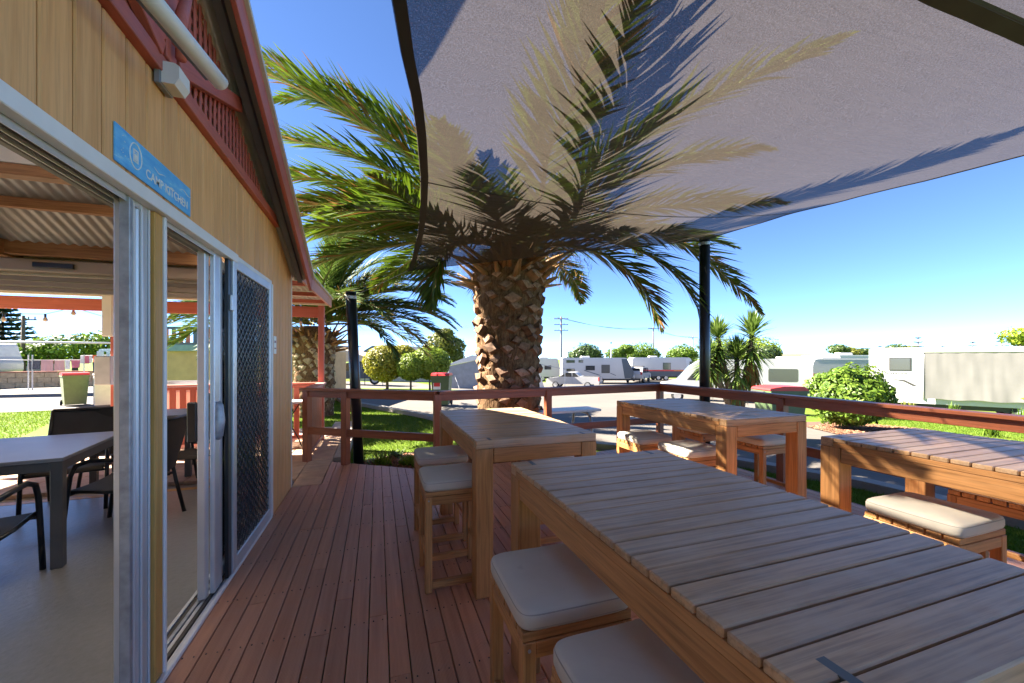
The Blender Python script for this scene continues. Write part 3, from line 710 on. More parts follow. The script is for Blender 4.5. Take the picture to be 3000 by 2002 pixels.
# concrete path beyond the railing
struct(ob('path', MB().box(-.583, -.42, 6.15, 9.6, -.2, -.004).mesh('path', 'slab'))); 
struct(ob('path', MB().box(-.88, -.584, 7.64, 9.6, -.2, -.006).mesh('path', 'slab')))
V = thing('verandah', 'red-posted verandah with corrugated roof on the end of the kitchen', 'verandah', (0, 0, 0))
for px in (-.91, -3.70): box('post', V, px - .045, px + .045, 7.51, 7.60, -.004, 2.30, 'redpaint_z')
box('beam', V, -6.4, -.865, 7.601, 7.66, 2.105, 2.285, 'redpaint_x')
ob('roof_sheet', corr(-6.4, -.80, 4.96, 2.36, 7.90, 2.42).mesh('roof_sheet', 'corr', True), V)
barob('fascia', V, (-.80, 4.93, 2.335), (-.80, 7.95, 2.40), .03, .15, 'pinkpaint'); barob('fascia_cap', V, (-.79, 4.93, 2.42), (-.79, 7.96, 2.485), .07, .025, 'colorbond')
for yb_ in (5.5, 6.5, 7.45): box('batten', V, -6.3, -.85, yb_, yb_ + .045, 2.285 + .02 * (yb_ - 5), 2.34 + .02 * (yb_ - 5), 'redpaint_x', 0)
box('gutter', V, -6.4, -.80, 7.905, 7.99, 2.36, 2.45, 'colorbond')
box('end_panel', V, -.84, -.815, 4.90, 5.02, 2.33, 2.47, 'offwhite')
# picket fences
def picket(label, p0, p1, wd, gap, mat_a, cap_mat):
    t = thing('picket_fence', label, 'fence', (0, 0, 0)); p0 = Vector(p0); p1 = Vector(p1); d = (p1 - p0); L = d.length; d.normalize(); a = math.atan2(d.y, d.x)
    n = int(L / (wd + gap))
    for i in range(n):
        c = p0 + d * ((i + .5) * (wd + gap)); ob('picket', bbox(wd, .022, .80, mat_a), t, (c.x, c.y, .50), (0, 0, a))
    barob('top_rail', t, (p0.x, p0.y, .925), (p1.x, p1.y, .925), .045, .05, mat_a); barob('bottom_rail', t, (p0.x, p0.y, .075), (p1.x, p1.y, .075), .045, .05, mat_a)
    barob('cap_rail', t, (p0.x, p0.y, .972), (p1.x, p1.y, .972), .14, .03, cap_mat, .006); return t
picket('pink-capped balustrade of narrow pickets running back from the railing end post', (-.895, 6.12), (-.895, 7.50), .045, .055, 'stain_z', 'pinkpaint')
picket('red picket fence closing the far side of the paved verandah', (-.96, 7.555), (-3.65, 7.555), .080, .052, 'redpaint_z', 'redpaint_x')
# boxes on the far verandah post
mbx = thing('meter_box', 'grey metal meter box on the red verandah post', 'box', (-3.70, 7.49, 1.01)); box('case', mbx, -.17, .02, -.10, 0, 0, .42, 'vansilver'); box('lid', mbx, -.165, .015, -.112, -.101, .01, .41, 'tap_grey')
mb2 = thing('switch_box', 'tall white electrical box high on the red verandah post', 'box', (-3.70, 7.49, 1.72)); box('case', mb2, -.09, .03, -.09, 0, 0, .60, 'offwhite'); box('lid', mb2, -.085, .025, -.099, -.091, .01, .59, 'white')

# festoon lights
fs_ = thing('festoon_lights', 'string of clear festoon bulbs hung under the red verandah beam', 'string lights', (0, 0, 0))
anch = [(-6.0, 7.70, 2.12), (-5.05, 7.72, 1.99), (-4.60, 7.72, 2.00), (-4.25, 7.66, 2.10), (-3.88, 7.72, 1.97), (-3.3, 7.70, 2.09), (-2.55, 7.7, 1.97), (-1.75, 7.7, 2.07), (-1.25, 7.7, 2.04), (-.88, 7.66, 2.04), (-.875, 7.66, 1.86)]
wr = MB(); wr.tube([(a[0], a[1], a[2] + .045) for a in anch], .004, 5); ob('cable', wr.mesh('cable', 'black'), fs_)
_sk = MB().tube([(0, 0, 0), (0, 0, .05)], .014, 8).mesh('socket', 'black'); _bu = MB().tube([(0, 0, .0), (0, 0, -.015), (0, 0, -.04), (0, 0, -.06), (0, 0, -.07)], [.012, .022, .030, .022, .008], 10).mesh('bulb', 'bulb', True)
for a in anch[1:]: s_ = ob('socket', _sk, fs_, (a[0], a[1], a[2])); ob('bulb', _bu, s_)

# ------------------------------------------------------------------ black outdoor armchairs and grey tables
def cafe_table(label, loc, rz, W, L, h):
    t = thing('cafe_table', label, 'table', loc, rz); box('top', t, -W, 0, 0, L, h - .025, h, 'grey_top', .003)
    for x in (-W + .003, -.063):
        for y in (.003, L - .063): box('leg', t, x, x + .06, y, y + .06, .0, h - .026, 'grey_leg', .003)
    for y in (.006, L - .036): box('apron', t, -W + .064, -.064, y, y + .03, h - .085, h - .026, 'grey_leg', .002)
    for x in (-W + .006, -.036): box('apron', t, x, x + .03, .064, L - .064, h - .085, h - .026, 'grey_leg', .002)
    return t
cafe_table('pale grey square table with dark legs on the kitchen floor', (-1.985, 3.48, .002), R(10), 1.15, 1.15, .735)
cafe_table('pale grey table on the sunlit verandah paving by the red picket fence', (-2.09, 5.70, -.002), R(6), .9, .75, .735)
def chair_proto():
    t = ob('sling_chair', None); t.empty_display_size = .1
    for s in (-1, 1):
        x = s * .27
        m_ = MB(); m_.tube([(x, -.26, 0), (x, -.225, .34), (x, -.205, .50), (x, -.17, .585), (x, -.08, .615), (x, .08, .61), (x, .20, .60)], .0165, 8); ob('front_leg', m_.mesh('front_leg', 'black', True), t)
        m_ = MB(); m_.tube([(s * .25, .30, 0), (s * .25, .235, .30), (s * .245, .215, .42), (s * .24, .27, .66), (s * .235, .33, .88)], .0155, 8); ob('rear_leg', m_.mesh('rear_leg', 'black', True), t)
        m_ = MB(); m_.tube([(s * .245, -.23, .385), (s * .245, 0, .36), (s * .245, .225, .36)], .013, 8); ob('seat_rail', m_.mesh('seat_rail', 'black', True), t)
    m_ = MB(); m_.tube([(-.27, -.222, .36), (.27, -.222, .36)], .012, 8); ob('cross_bar', m_.mesh('cross_bar', 'black', True), t)
    m_ = MB(); m_.tube([(-.235, .33, .88), (.235, .33, .88)], .0155, 8); ob('top_bar', m_.mesh('top_bar', 'black', True), t)
    def sheet(pts):
        mb = MB(); vs = []
        for (y, z) in pts:
            for i in range(7): x = -.24 + .48 * i / 6; vs.append((x, y, z - .012 * (1 - (x / .24) ** 2)))
        for (y, z) in pts:
            for i in range(7): x = -.24 + .48 * i / 6; vs.append((x, y + .002, z - .006 - .012 * (1 - (x / .24) ** 2)))
        k = len(pts); fs = []
        for j in range(k - 1):
            for i in range(6): a = j * 7 + i; fs += [(a, a + 1, a + 8, a + 7), (7 * k + a + 7, 7 * k + a + 8, 7 * k + a + 1, 7 * k + a)]
        return mb.add(vs, fs)
    ob('seat_sling', sheet([(-.245, .372), (-.22, .395), (0, .372), (.20, .372)]).mesh('seat_sling', 'sling', True), t)
    mb = MB(); vs = []
    for j in range(6):
        f = j / 5; y = .215 + .115 * f + .0; z = .42 + .46 * f
        for i in range(7): x = -.235 + .47 * i / 6; vs.append((x, y + .018 * (1 - (x / .235) ** 2), z))
    for j in range(6):
        f = j / 5; y = .215 + .115 * f; z = .42 + .46 * f
        for i in range(7): x = -.235 + .47 * i / 6; vs.append((x, y + .024 + .018 * (1 - (x / .235) ** 2), z))
    fs = []
    for j in range(5):
        for i in range(6): a = j * 7 + i; fs += [(a, a + 1, a + 8, a + 7), (42 + a + 7, 42 + a + 8, 42 + a + 1, 42 + a)]
    mb.add(vs, fs); ob('back_sling', mb.mesh('back_sling', 'sling', True), t)
    return t
cp = None
for (x, y, rz, lab, z) in [
    (-2.32, 3.20, 190, 'black sling armchair with its back to the doors, at the grey kitchen table', .002),
    (-1.98, 4.18, 268, 'black sling armchair pushed in at the long side of the grey kitchen table', .002),
    (-2.72, 4.92, 14, 'black sling armchair across the grey kitchen table with its back to the lawn', .002),
    (-1.86, 5.24, -20, 'black sling armchair half hidden by the folded door panels at the floor edge', -.002),
    (-2.08, 6.62, 8, 'black sling armchair by the red picket fence behind the verandah table', -.002),
    (-2.66, 5.62, 175, 'black sling armchair seen low beyond the honey timber door post', -.002),
    (-1.78, 6.12, 262, 'black sling armchair at the right side of the verandah table', -.002)]:
    if cp is None: cp = c_ = chair_proto()
    else: c_ = copy_tree(cp)
    c_.location = (x, y, z); c_.rotation_euler = (0, 0, R(rz)); tag(c_, lab, 'chair', 'black sling armchairs of the camp kitchen')
bt_ = thing('bistro_table', 'small bistro table with pale round top and black scrolled legs by the pickets', 'table', (-1.38, 7.1, -.002))
m_ = MB(); m_.tube([(0, 0, .70), (0, 0, .725)], .30, 24); ob('top', m_.mesh('top', 'white'), bt_)
for k in range(3):
    a = 2 * math.pi * k / 3; f = lambda r, z: (r * math.cos(a), r * math.sin(a), z)
    m_ = MB(); m_.tube([f(.24, 0), f(.20, .12), f(.08, .35), f(.07, .45), f(.16, .60), f(.22, .70)], .010, 6); ob('leg', m_.mesh('leg', 'black', True), bt_)
m_ = MB(); m_.tube([(.085 * math.cos(2 * math.pi * i / 16), .085 * math.sin(2 * math.pi * i / 16), .40) for i in range(17)], .008, 6, False); ob('ring', m_.mesh('ring', 'black', True), bt_)

# ------------------------------------------------------------------ shade sail and poles
Cedge = [(.36, 5.15, 2.49), (.372, 4.7, 2.53), (.357, 3.8, 2.565), (.325, 3.25, 2.60), (.273, 2.73, 2.62), (.207, 2.27, 2.64), (.15, 1.96, 2.66), (.09, 1.71, 2.67), (.048, 1.5, 2.69), (-.08, .9, 2.76), (-.45, -.9, 2.95)]
Bedge = [(4.45, 4.53, 3.09), (4.43, 4.0, 3.07), (4.42, 3.3, 3.035), (4.42, 2.6, 2.97), (4.42, 2.1, 2.91), (4.45, 1.55, 2.875), (4.5, .9, 2.84), (4.6, -.9, 2.80)]
def interp(pts, y):
    for a, b in zip(pts, pts[1:]):
        if b[1] <= y <= a[1]:
            t = (a[1] - y) / (a[1] - b[1]); t_ = t; return Vector(a) * (1 - t_) + Vector(b) * t_
    return Vector(pts[-1]) if y < pts[-1][1] else Vector(pts[0])
def sail_pt(u, v):
    a = interp(Cedge, 5.15 - v * 4.27); b = interp(Bedge, 4.53 - v * 3.65); p = a.lerp(b, u)
    p.z -= .10 * math.sin(math.pi * u) * math.sin(math.pi * min(1, v * .85 + .0)) ; p.y -= .10 * math.sin(math.pi * u) * max(0, 1 - v * 3)
    p.z += .006 * noise.noise((u * 6, v * 9, 1.3)) + .004 * noise.noise((u * 26 - v * 6, v * 4, 4.3))
    return p
sail = thing('shade_sail', 'large grey knitted shade sail stretched over the deck tables', 'shade sail', (0, 0, 0))
NU, NV = 60, 72; mb = MB(); vs = [sail_pt(i / NU, j / NV) for j in range(NV + 1) for i in range(NU + 1)]
mb.add(vs, [(j * (NU + 1) + i, j * (NU + 1) + i + 1, (j + 1) * (NU + 1) + i + 1, (j + 1) * (NU + 1) + i) for j in range(NV) for i in range(NU)])
ob('cloth', mb.mesh('cloth', 'cloth', True), sail)
def strip(name, uvs, wd, mat, dz=-.004):
    mb = MB(); P = [sail_pt(*uv) for uv in uvs]; vs = []
    for i, p in enumerate(P):
        d = (P[min(i + 1, len(P) - 1)] - P[max(0, i - 1)]).normalized(); s = d.cross(Vector((0, 0, 1))).normalized() * wd / 2
        vs += [p - s + Vector((0, 0, dz)), p + s + Vector((0, 0, dz)), p + s + Vector((0, 0, dz - .003)), p - s + Vector((0, 0, dz - .003))]
    fs = []
    for i in range(len(P) - 1):
        for k in range(4): fs.append((i * 4 + k, i * 4 + (k + 1) % 4, i * 4 + (k + 1) % 4 + 4, i * 4 + k + 4))
    return ob(name, fix(mb.add(vs, fs).mesh(name, mat)), sail)
strip('edge_hem', [(.007, j / NV) for j in range(NV + 1)], .05, 'webbing'); strip('edge_hem', [(.997, j / NV) for j in range(NV + 1)], .022, 'webbing'); strip('edge_hem', [(i / NU, .002) for i in range(NU + 1)], .016, 'webbing')
strip('seam', [(i / NU, .553 - .20 * i / NU) for i in range(NU + 1)], .012, 'webbing'); strip('edge_hem', [(i / NU, .994) for i in range(NU + 1)], .06, 'webbing')
sail2 = thing('corner_sail', 'second grey shade sail meeting the large one above the side railing', 'shade sail', (0, 0, 0))
mb = MB(); vs = []
for j in range(21):
    for i in range(21):
        a_ = Vector((1.75, .915, 2.80)).lerp(Vector((4.55, .90, 2.875)), i / 20); b_ = Vector((4.2, -2.6, 3.0)).lerp(Vector((4.75, -2.6, 2.95)), i / 20); p_ = a_.lerp(b_, j / 20); p_.z -= .06 * math.sin(math.pi * i / 20) * math.sin(math.pi * j / 20); vs.append(p_)
mb.add(vs, [(j * 21 + i, j * 21 + i + 1, (j + 1) * 21 + i + 1, (j + 1) * 21 + i) for j in range(20) for i in range(20)]); ob('cloth', mb.mesh('cloth', 'cloth', True), sail2)
for a_, b_ in ((0, 420), (20, 440)): m_ = MB(); m_.tube([vs[a_ + 21 * k] for k in range(21)], .012, 6); ob('edge_hem', m_.mesh('edge_hem', 'webbing'), sail2)
m_ = MB(); m_.tube([vs[k] for k in range(21)], .012, 6); ob('edge_hem', m_.mesh('edge_hem', 'webbing'), sail2)
def pole(label, p0, p1, r, rope_to):
    t = thing('sail_pole', label, 'pole', p0); p1 = Vector(p1) - Vector(p0)
    m_ = MB(); m_.tube([(0, 0, 0), p1 * .5, p1], r, 20); ob('shaft', m_.mesh('shaft', 'pole', True), t)
    m_ = MB(); m_.tube([p1, p1 + Vector((0, 0, .012))], r * 1.02, 20); ob('cap', m_.mesh('cap', 'black'), t)
    d = (Vector(rope_to) - Vector(p0)); m_ = MB(); m_.tube([p1 - Vector((0, 0, .06)), d], .004, 6); ob('tension_cable', m_.mesh('tension_cable', 'greyplastic'), t)
    m_ = MB(); m_.tube([p1 - Vector((0, 0, .085)), p1 - Vector((0, 0, .045))], r * 1.06, 20); ob('collar', m_.mesh('collar', 'galv'), t)
pole('short leaning black steel pole rising behind the left end of the railing', (-.235, 5.93, -.2), (-.335, 5.78, 2.28), .068, sail_pt(0, 0))
pole('tall black steel pole carrying the far corner of the shade sail', (4.47, 4.56, -.2), (4.45, 4.545, 3.10), .072, sail_pt(1, 0))

# ------------------------------------------------------------------ palms
def frond_mesh(L, e0, e1, seed, dens=62, wl=.50, lw=.024, dry=0.0, droop=.0, twist=0.0):
    r_ = random.Random(seed); mb = MB(); N = 26; pts = []; p = Vector((0, 0, 0)); tang = []
    for i in range(N + 1):
        s = i / N; a = R(e0 + (e1 - e0) * s ** 1.25); d = Vector((math.cos(a), 0, math.sin(a))); tang.append(d); pts.append(p.copy()); p = p + d * L / N
    pts = [q + Vector((0, .05 * L * noise.noise((seed * 1.7, i * .12, 0)), 0)) for i, q in enumerate(pts)]
    mb.cur = 1; mb.tube(pts, [.034 * (1 - .86 * i / N) for i in range(N + 1)], 5); mb.cur = 0
    for k in range(dens):
        s = .10 + .90 * (k / dens) ** .92; fi = s * N; i = min(N - 1, int(fi)); q = pts[i].lerp(pts[i + 1], fi - i); d = tang[i]
        up = Vector((-d.z, 0, d.x)); side = Vector((0, 1, 0))
        ln = wl * (.35 + 1.15 * math.sin(math.pi * min(1, .12 + s * .90)) ** .7) * r_.uniform(.8, 1.12)
        if s > .85: ln *= 1 - (s - .85) * 2.6
        for sg in (-1, 1):
            lift = r_.uniform(.0, .75) - .15 * s
            fwd = .95 + .75 * s + r_.uniform(-.12, .12)
            dr = (side * sg + up * lift + d * fwd).normalized()
            dr2 = (dr + Vector((0, 0, -1)) * (.10 + droop + r_.uniform(0, .18)) + d * .12).normalized()
            wv = dr.cross(up).normalized() * lw * r_.uniform(.8, 1.1); wv = (wv + up * r_.uniform(-.6, .6) * lw).normalized() * lw / 2
            a = q; b = q + dr * ln * .5; c = b + dr2 * ln * .5
            mb.cur = 2 if r_.random() < dry + (.35 * dry if s > .8 else 0) else 0
            mb.add([a - wv * .5, a + wv * .5, b + wv, b - wv, c], [(0, 1, 2, 3), (3, 2, 4)])
    return mb
def boot_mesh(wd, ht, out):
    # flat-cut leaf base: diamond against the trunk, leaning up and out, with a pale cut face
    mb = MB(); b = [(-wd / 2, 0, 0), (0, 0, -ht * .55), (wd / 2, 0, 0), (0, 0, ht * .45)]
    o = [(-wd * .40, -out, ht * .06), (0, -out * .95, -ht * .34), (wd * .40, -out * .9, ht * .06), (0, -out * .62, ht * .40)]
    mb.add(b + o, [(0, 1, 5, 4), (1, 2, 6, 5), (2, 3, 7, 6), (3, 0, 4, 7)]); mb.cur = 1; mb.add(o, [(0, 1, 2, 3)]); return mb
def palm(label, loc, zt, rad, fr_list, boots, fm, seed, L0=3.4, rows=15, per=11, nrand=26, lo_rough=.0, zc=None, lean=(0, 0)):
    r_ = random.Random(seed); t = thing('date_palm', label, 'palm', loc)
    mb = MB(); n = 36; rings = 46; vs = []
    for j in range(rings + 1):
        z = -.1 + (zt + .35) * j / rings; rr = rad(z)
        for k in range(n):
            a = 2 * math.pi * k / n; d = .06 * noise.noise((math.cos(a) * 3, math.sin(a) * 3, z * 5)) + .05 * noise.noise((math.cos(a) * 9, math.sin(a) * 9, z * 14))
            rr2 = rr * (1 if z < zt else max(.35, 1 - (z - zt) * 1.6)) + d; vs.append((math.cos(a) * rr2 + lean[0] * z, math.sin(a) * rr2 + lean[1] * z, z))
    mb.add(vs, [(j * n + k, j * n + (k + 1) % n, (j + 1) * n + (k + 1) % n, (j + 1) * n + k) for j in range(rings) for k in range(n)])
    tr = ob('trunk', mb.mesh('trunk', 'trunk', True), t)
    ms = [boot_mesh(boots[0] * a, boots[1] * b, boots[2] * c).mesh('leaf_base', [boots[3], boots[4]]) for a, b, c in ((1, 1, 1), (.9, 1.1, .8), (1.1, .9, 1.2), (.95, .9, .6))]
    for j in range(rows):
        z = .12 + (zt - .12) * (j + .3) / rows
        for k in range(per):
            if r_.random() < (.6 if z < lo_rough else .10): continue
            a = 2 * math.pi * (k + .5 * (j % 2) + r_.uniform(-.13, .13)) / per + .07 * j; zz = z + r_.uniform(-.035, .035); rr = rad(zz) - .015
            o = ob('leaf_base', r_.choice(ms), tr, (math.cos(a) * rr + lean[0] * zz, math.sin(a) * rr + lean[1] * zz, zz), (r_.uniform(-.35, .20), r_.uniform(-.3, .3), a + math.pi / 2 + r_.uniform(-.3, .3)))
            s = r_.uniform(.62, 1.2) * (.75 + .35 * sstep(0, zt * .75, z)); o.scale = (s, s, s)
    zc = zc or zt + .25; idx = 0
    for (az, e0, e1, L, dry) in fr_list:
        mbf = frond_mesh(L, e0, e1, seed * 100 + idx, 150, .46, .034, dry); a = R(az)
        ob('frond', mbf.mesh('frond', [fm, 'rachis', 'frond_dry']), t, (.18 * math.cos(a) + lean[0] * zc, .18 * math.sin(a) + lean[1] * zc, zc + .25 * math.sin(R(e0))), (r_.uniform(-.3, .3), 0, a)); idx += 1
    for k in range(nrand):
        az = 360 * (k * .382) % 360 + r_.uniform(-10, 10); e = 78 - 70 * (k / nrand) ** .8; L = L0 * r_.uniform(.85, 1.1)
        mbf = frond_mesh(L, e, e - r_.uniform(45, 70), seed * 100 + idx, 105, .48, .031, .10 if e < 35 else .03); a = R(az)
        ob('frond', mbf.mesh('frond', [fm, 'rachis', 'frond_dry']), t, (.15 * math.cos(a) + lean[0] * zc, .15 * math.sin(a) + lean[1] * zc, zc + .3 * math.sin(R(e))), (r_.uniform(-.35, .35), 0, a)); idx += 1
    for k in range(48):      # old dry leaf stalks and fibre under the crown
        a = 2 * math.pi * k * .382 + r_.uniform(-.1, .1); rr = rad(zt - .15); m_ = MB(); L = r_.uniform(.25, .75); e = R(r_.uniform(5, 72))
        m_.tube([(0, 0, 0), (math.cos(e) * L * .5, 0, math.sin(e) * L * .5), (math.cos(e) * L + .05, 0, math.sin(e) * L)], [.05, .03, .012], 5)
        ob('leaf_stalk', m_.mesh('leaf_stalk', 'rachis_dry', True), t, (math.cos(a) * rr * .85 + lean[0] * zt, math.sin(a) * rr * .85 + lean[1] * zt, zt - .20 + r_.uniform(-.22, .22)), (0, 0, a))
    for k in range(1):
        a = 0; m_ = MB(); rr = rad(zt) * .9
        for q in range(4200):
            th = r_.uniform(0, 6.283); r0 = rr + r_.uniform(0, 1) ** 1.7 * .85; b0 = Vector((math.cos(th) * r0, math.sin(th) * r0, r_.uniform(-.30, .18) + .1 * (r0 - rr))); e0_ = b0 + Vector((r_.uniform(-.05, .08), r_.uniform(-.05, .05), r_.uniform(-.13, .03))); wv = Vector((0, .006, 0))
            m_.add([b0 - wv, b0 + wv, e0_], [(0, 1, 2)])
        stuff(ob('fruit_stalk_tangle', m_.mesh('fruit_stalk_tangle', 'frond_dry'), t, (0, 0, zt + .05)))
    return t
def rad1(z): return .50 + .03 * math.cos(z * 2.1) + (.05 if z < .5 else 0) * (1 - z / .5 if z < .5 else 0) - .01 * sstep(2.2, 3.0, z)
palm('tall thick-trunked date palm growing right behind the deck railing', (1.97, 6.0, -.17), 3.05, rad1, [
    (191, 42, 14, 3.8, .16), (187, 36, 8, 3.9, .22), (197, 24, -10, 3.4, .08), (170, 20, -20, 3.5, .05), (183, 60, -28, 3.7, .04), (181, 22, -8, 3.4, .03), (172, 10, -16, 3.2, .05), (183, 18, -18, 3.0, .30), (178, 4, -38, 3.2, .10), (216, 4, -92, 2.2, .06), (196, 10, -30, 2.9, .08), (176, 14, -14, 3.2, .25), (164, 28, -14, 3.3, .05),
    (344, 18, -62, 4.4, .04), (348, 10, -86, 3.0, .30), (330, 12, -82, 3.5, .05), (352, 20, -38, 3.9, .45), (256, -6, 1, 5.2, .02), (245, -7, 1, 3.7, .03), (249, -9, 0, 2.6, .03), (262, 2, -16, 2.3, .03), (272, 4, -14, 2.2, .03), (285, 16, -10, 4.2, .03), (233, -8, 0, 3.2, .03), (306, 22, -14, 3.4, .05), (322, 16, -16, 3.6, .03), (335, 12, -22, 3.3, .03), (214, 6, -24, 2.9, .05), (60, 30, -30, 3.4, .05), (105, 28, -34, 3.4, .05), (20, 30, -28, 3.5, .05), (150, 34, -22, 3.4, .05), (85, 12, -45, 3.0, .08), (40, 14, -45, 3.1, .1), (130, 14, -42, 3.1, .1)],
    (.25, .175, .075, 'boot', 'boot_cut'), 'frond', 3, 3.5, 19, 12, 0, 1.1)
def rad2(z): return .47 + .04 * sstep(1.2, 2.0, z)
palm('shorter date palm with grey patterned trunk beyond the verandah fence', (-1.60, 11.9, -.15), 2.15, rad2, [
    (-10, 28, -45, 3.9, .06), (5, 40, -30, 4.1, .05), (-25, 22, -50, 3.8, .10), (-8, 50, -20, 4.2, .04), (20, 20, -55, 3.5, .2), (185, 15, -55, 3.4, .05), (200, 25, -45, 3.6, .05), (230, 12, -60, 3.0, .1), (-40, 12, -62, 3.0, .12), (170, 30, -40, 3.6, .05), (-55, 25, -40, 3.3, .1), (30, 62, 0, 4.0, .03), (-5, 66, 5, 3.8, .03), (150, 60, 10, 3.8, .03), (-20, 72, 20, 3.9, .03), (10, 55, -5, 4.0, .03), (-35, 60, 10, 3.7, .03), (-15, 42, -25, 4.2, .03), (-28, 34, -35, 4.0, .05), (0, 30, -42, 4.1, .06), (255, 30, -30, 3.2, .1)],
    (.21, .20, .05, 'boot2', 'boot2'), 'frond2', 5, 3.9, 14, 12, 30, 0)

# ------------------------------------------------------------------ foliage helper
def crown(name, parent, c, rx, ry, rz, n, leaf, mat, seed, shell=.45, lump=.25, flat=0.0):
    r_ = random.Random(seed); mb = MB()
    for k in range(n):
        d = Vector((r_.gauss(0, 1), r_.gauss(0, 1), r_.gauss(0, 1))).normalized(); q = 1 - shell * r_.random() ** 1.6
        l = 1 + lump * noise.noise((d.x * 2.2 + seed, d.y * 2.2, d.z * 2.2)) + lump * .5 * noise.noise((d.x * 5.5, d.y * 5.5 + seed, d.z * 5.5))
        p = Vector((c[0] + d.x * rx * q * l, c[1] + d.y * ry * q * l, c[2] + d.z * rz * q * l))
        nr = (d + Vector((r_.uniform(-1, 1), r_.uniform(-1, 1), r_.uniform(-.6, 1))) * .8).normalized(); a = nr.orthogonal().normalized(); b = nr.cross(a)
        th = r_.uniform(0, 6.28); a2 = a * math.cos(th) + b * math.sin(th); b2 = nr.cross(a2); s = leaf * r_.uniform(.6, 1.25)
        mb.add([p - a2 * s, p - b2 * s * .45, p + a2 * s, p + b2 * s * .45], [(0, 1, 2, 3)])
    return ob(name, mb.mesh(name, mat), parent)
def tree(name, label, x, y, h, crowns, leaf, n, mat, seed, tr=.08, cat='tree', group=None, z=None):
    lump = .10 if name == 'ball_tree' else .25
    z = gz(x, y) if z is None else z; t = thing(name, label, cat, (x, y, z), 0, group); r_ = random.Random(seed)
    m_ = MB(); top = min(c[2] for c in crowns) if crowns else h
    m_.tube([(0, 0, -.1), (r_.uniform(-.06, .06), r_.uniform(-.06, .06), top * .5), (0, 0, top)], [tr * 1.25, tr, tr * .75], 8)
    for c in crowns: m_.tube([(0, 0, top * .7), ((c[0]) * .5, c[1] * .5, (top * .7 + c[2]) / 2), (c[0], c[1], c[2])], [tr * .7, tr * .5, tr * .2], 6)
    ob('trunk', m_.mesh('trunk', 'bark', True), t)
    for i, c in enumerate(crowns): crown('crown', t, c[:3], c[3], c[4], c[5], n, leaf, mat, seed * 10 + i, .45, lump)
    return t
# clipped ball trees on the verge
tree('ball_tree', 'large clipped ball tree with golden-tipped foliage, left of the three', .55, 23.9, 2.4, [(-.15, 0, 1.50, 1.15, 1.0, 1.05), (.85, .5, 1.70, 1.0, .9, .85)], .085, 9000, 'leaf_gold', 11, .07)
tree('ball_tree', 'smallest clipped ball tree standing between the other two', 1.80, 23.2, 2.0, [(0, 0, 1.35, .84, .84, .78)], .075, 9000, 'leaf_lime', 12, .05)
tree('ball_tree', 'clipped round lime-green ball tree standing beside the red-lidded bin', 2.92, 23.6, 2.3, [(0, 0, 1.62, 1.18, 1.18, .95)], .08, 13000, 'leaf_lime', 13, .05)
tree('spreading_tree', 'tall open olive-green tree beyond the grey annexe', 8.2, 55, 6.0, [(0, 0, 4.9, 2.0, 2, 1.5), (1.8, .2, 4.4, 1.7, 1.6, 1.4), (-1.5, 0, 3.6, 1.3, 1.3, 1.0), (.6, 0, 6.0, 1.3, 1.3, .9), (2.3, 0, 3.0, 1.0, 1.0, .9)], .22, 1500, 'leaf_olive', 14, .22)
for i, (x, y, r1, h1, m, lab) in enumerate([(29, 52, 2.0, 3.6, 'leaf_dark', 'round dark tree behind the small white caravan'), (36.5, 53, 1.1, 3.7, 'leaf_green', 'narrow green tree beside the white mast'), (41, 55, 2.5, 4.0, 'leaf_green', 'domed green tree behind the dark-fronted caravan'), (47, 52.5, 2.1, 3.7, 'leaf_green', 'low domed green tree behind the striped caravan'), (48, 45.5, 2.4, 4.3, 'leaf_lime', 'bright lime hedge tree behind the striped caravan nose'), (49, 40.5, 2.6, 4.3, 'leaf_lime', 'bright lime hedge tree behind the black sail pole'), (45.5, 43.0, 1.8, 3.0, 'leaf_green', 'low green shrub filling under the lime hedge')]):
    h1 += 1.15; tree('background_tree', lab, x, y, h1, [(0, 0, h1 - r1 * .55, r1, r1, r1 * .62), (r1 * .7, .3, h1 - r1 * .8, r1 * .7, r1 * .7, r1 * .5), (-r1 * .7, 0, h1 - r1 * .85, r1 * .7, r1 * .7, r1 * .5)], .19, 1700, m, 30 + i, .12)
def norfolk(label, x, y, h, rb, seed, tiers=11, z=None):
    t = thing('norfolk_pine', label, 'pine tree', (x, y, gz(x, y) if z is None else z)); r_ = random.Random(seed)
    m_ = MB(); m_.tube([(0, 0, 0), (0, 0, h)], [h * .03, h * .006], 8); ob('trunk', m_.mesh('trunk', 'bark', True), t)
    m_ = MB()
    for k in range(tiers):
        f = k / tiers; z_ = h * (.22 + .76 * f); rr = rb * (1 - f) ** .8 + .05 * rb
        for b in range(7):
            a = 2 * math.pi * b / 7 + k * .4 + r_.uniform(-.15, .15)
            for q in range(26):
                s = q / 26; p = Vector((math.cos(a) * rr * s, math.sin(a) * rr * s, z_ + .10 * rr * s * s + r_.uniform(-.04, .04) * rb)); d = Vector((-math.sin(a), math.cos(a), r_.uniform(-.2, .5))) * rb * .12 * (1.1 - s * .6) * r_.choice((-1, 1)); e = Vector((math.cos(a), math.sin(a), 0)) * rb * .07
                m_.add([p - e, p + d, p + e, p + d * .2 + Vector((0, 0, rb * .05))], [(0, 1, 2), (0, 2, 3)])
    ob('crown', m_.mesh('crown', 'leaf_pine'), t)
norfolk('dense conical Norfolk pine standing above the white van roof', 62, 52, 6.6, 2.3, 1, 14); 
tree('background_tree', 'small dark tree pressed against the conical pine', 60, 52.5, 4.6, [(0, 0, 3.6, 1.1, 1.1, 1.4)], .2, 1200, 'leaf_dark', 70, .1)
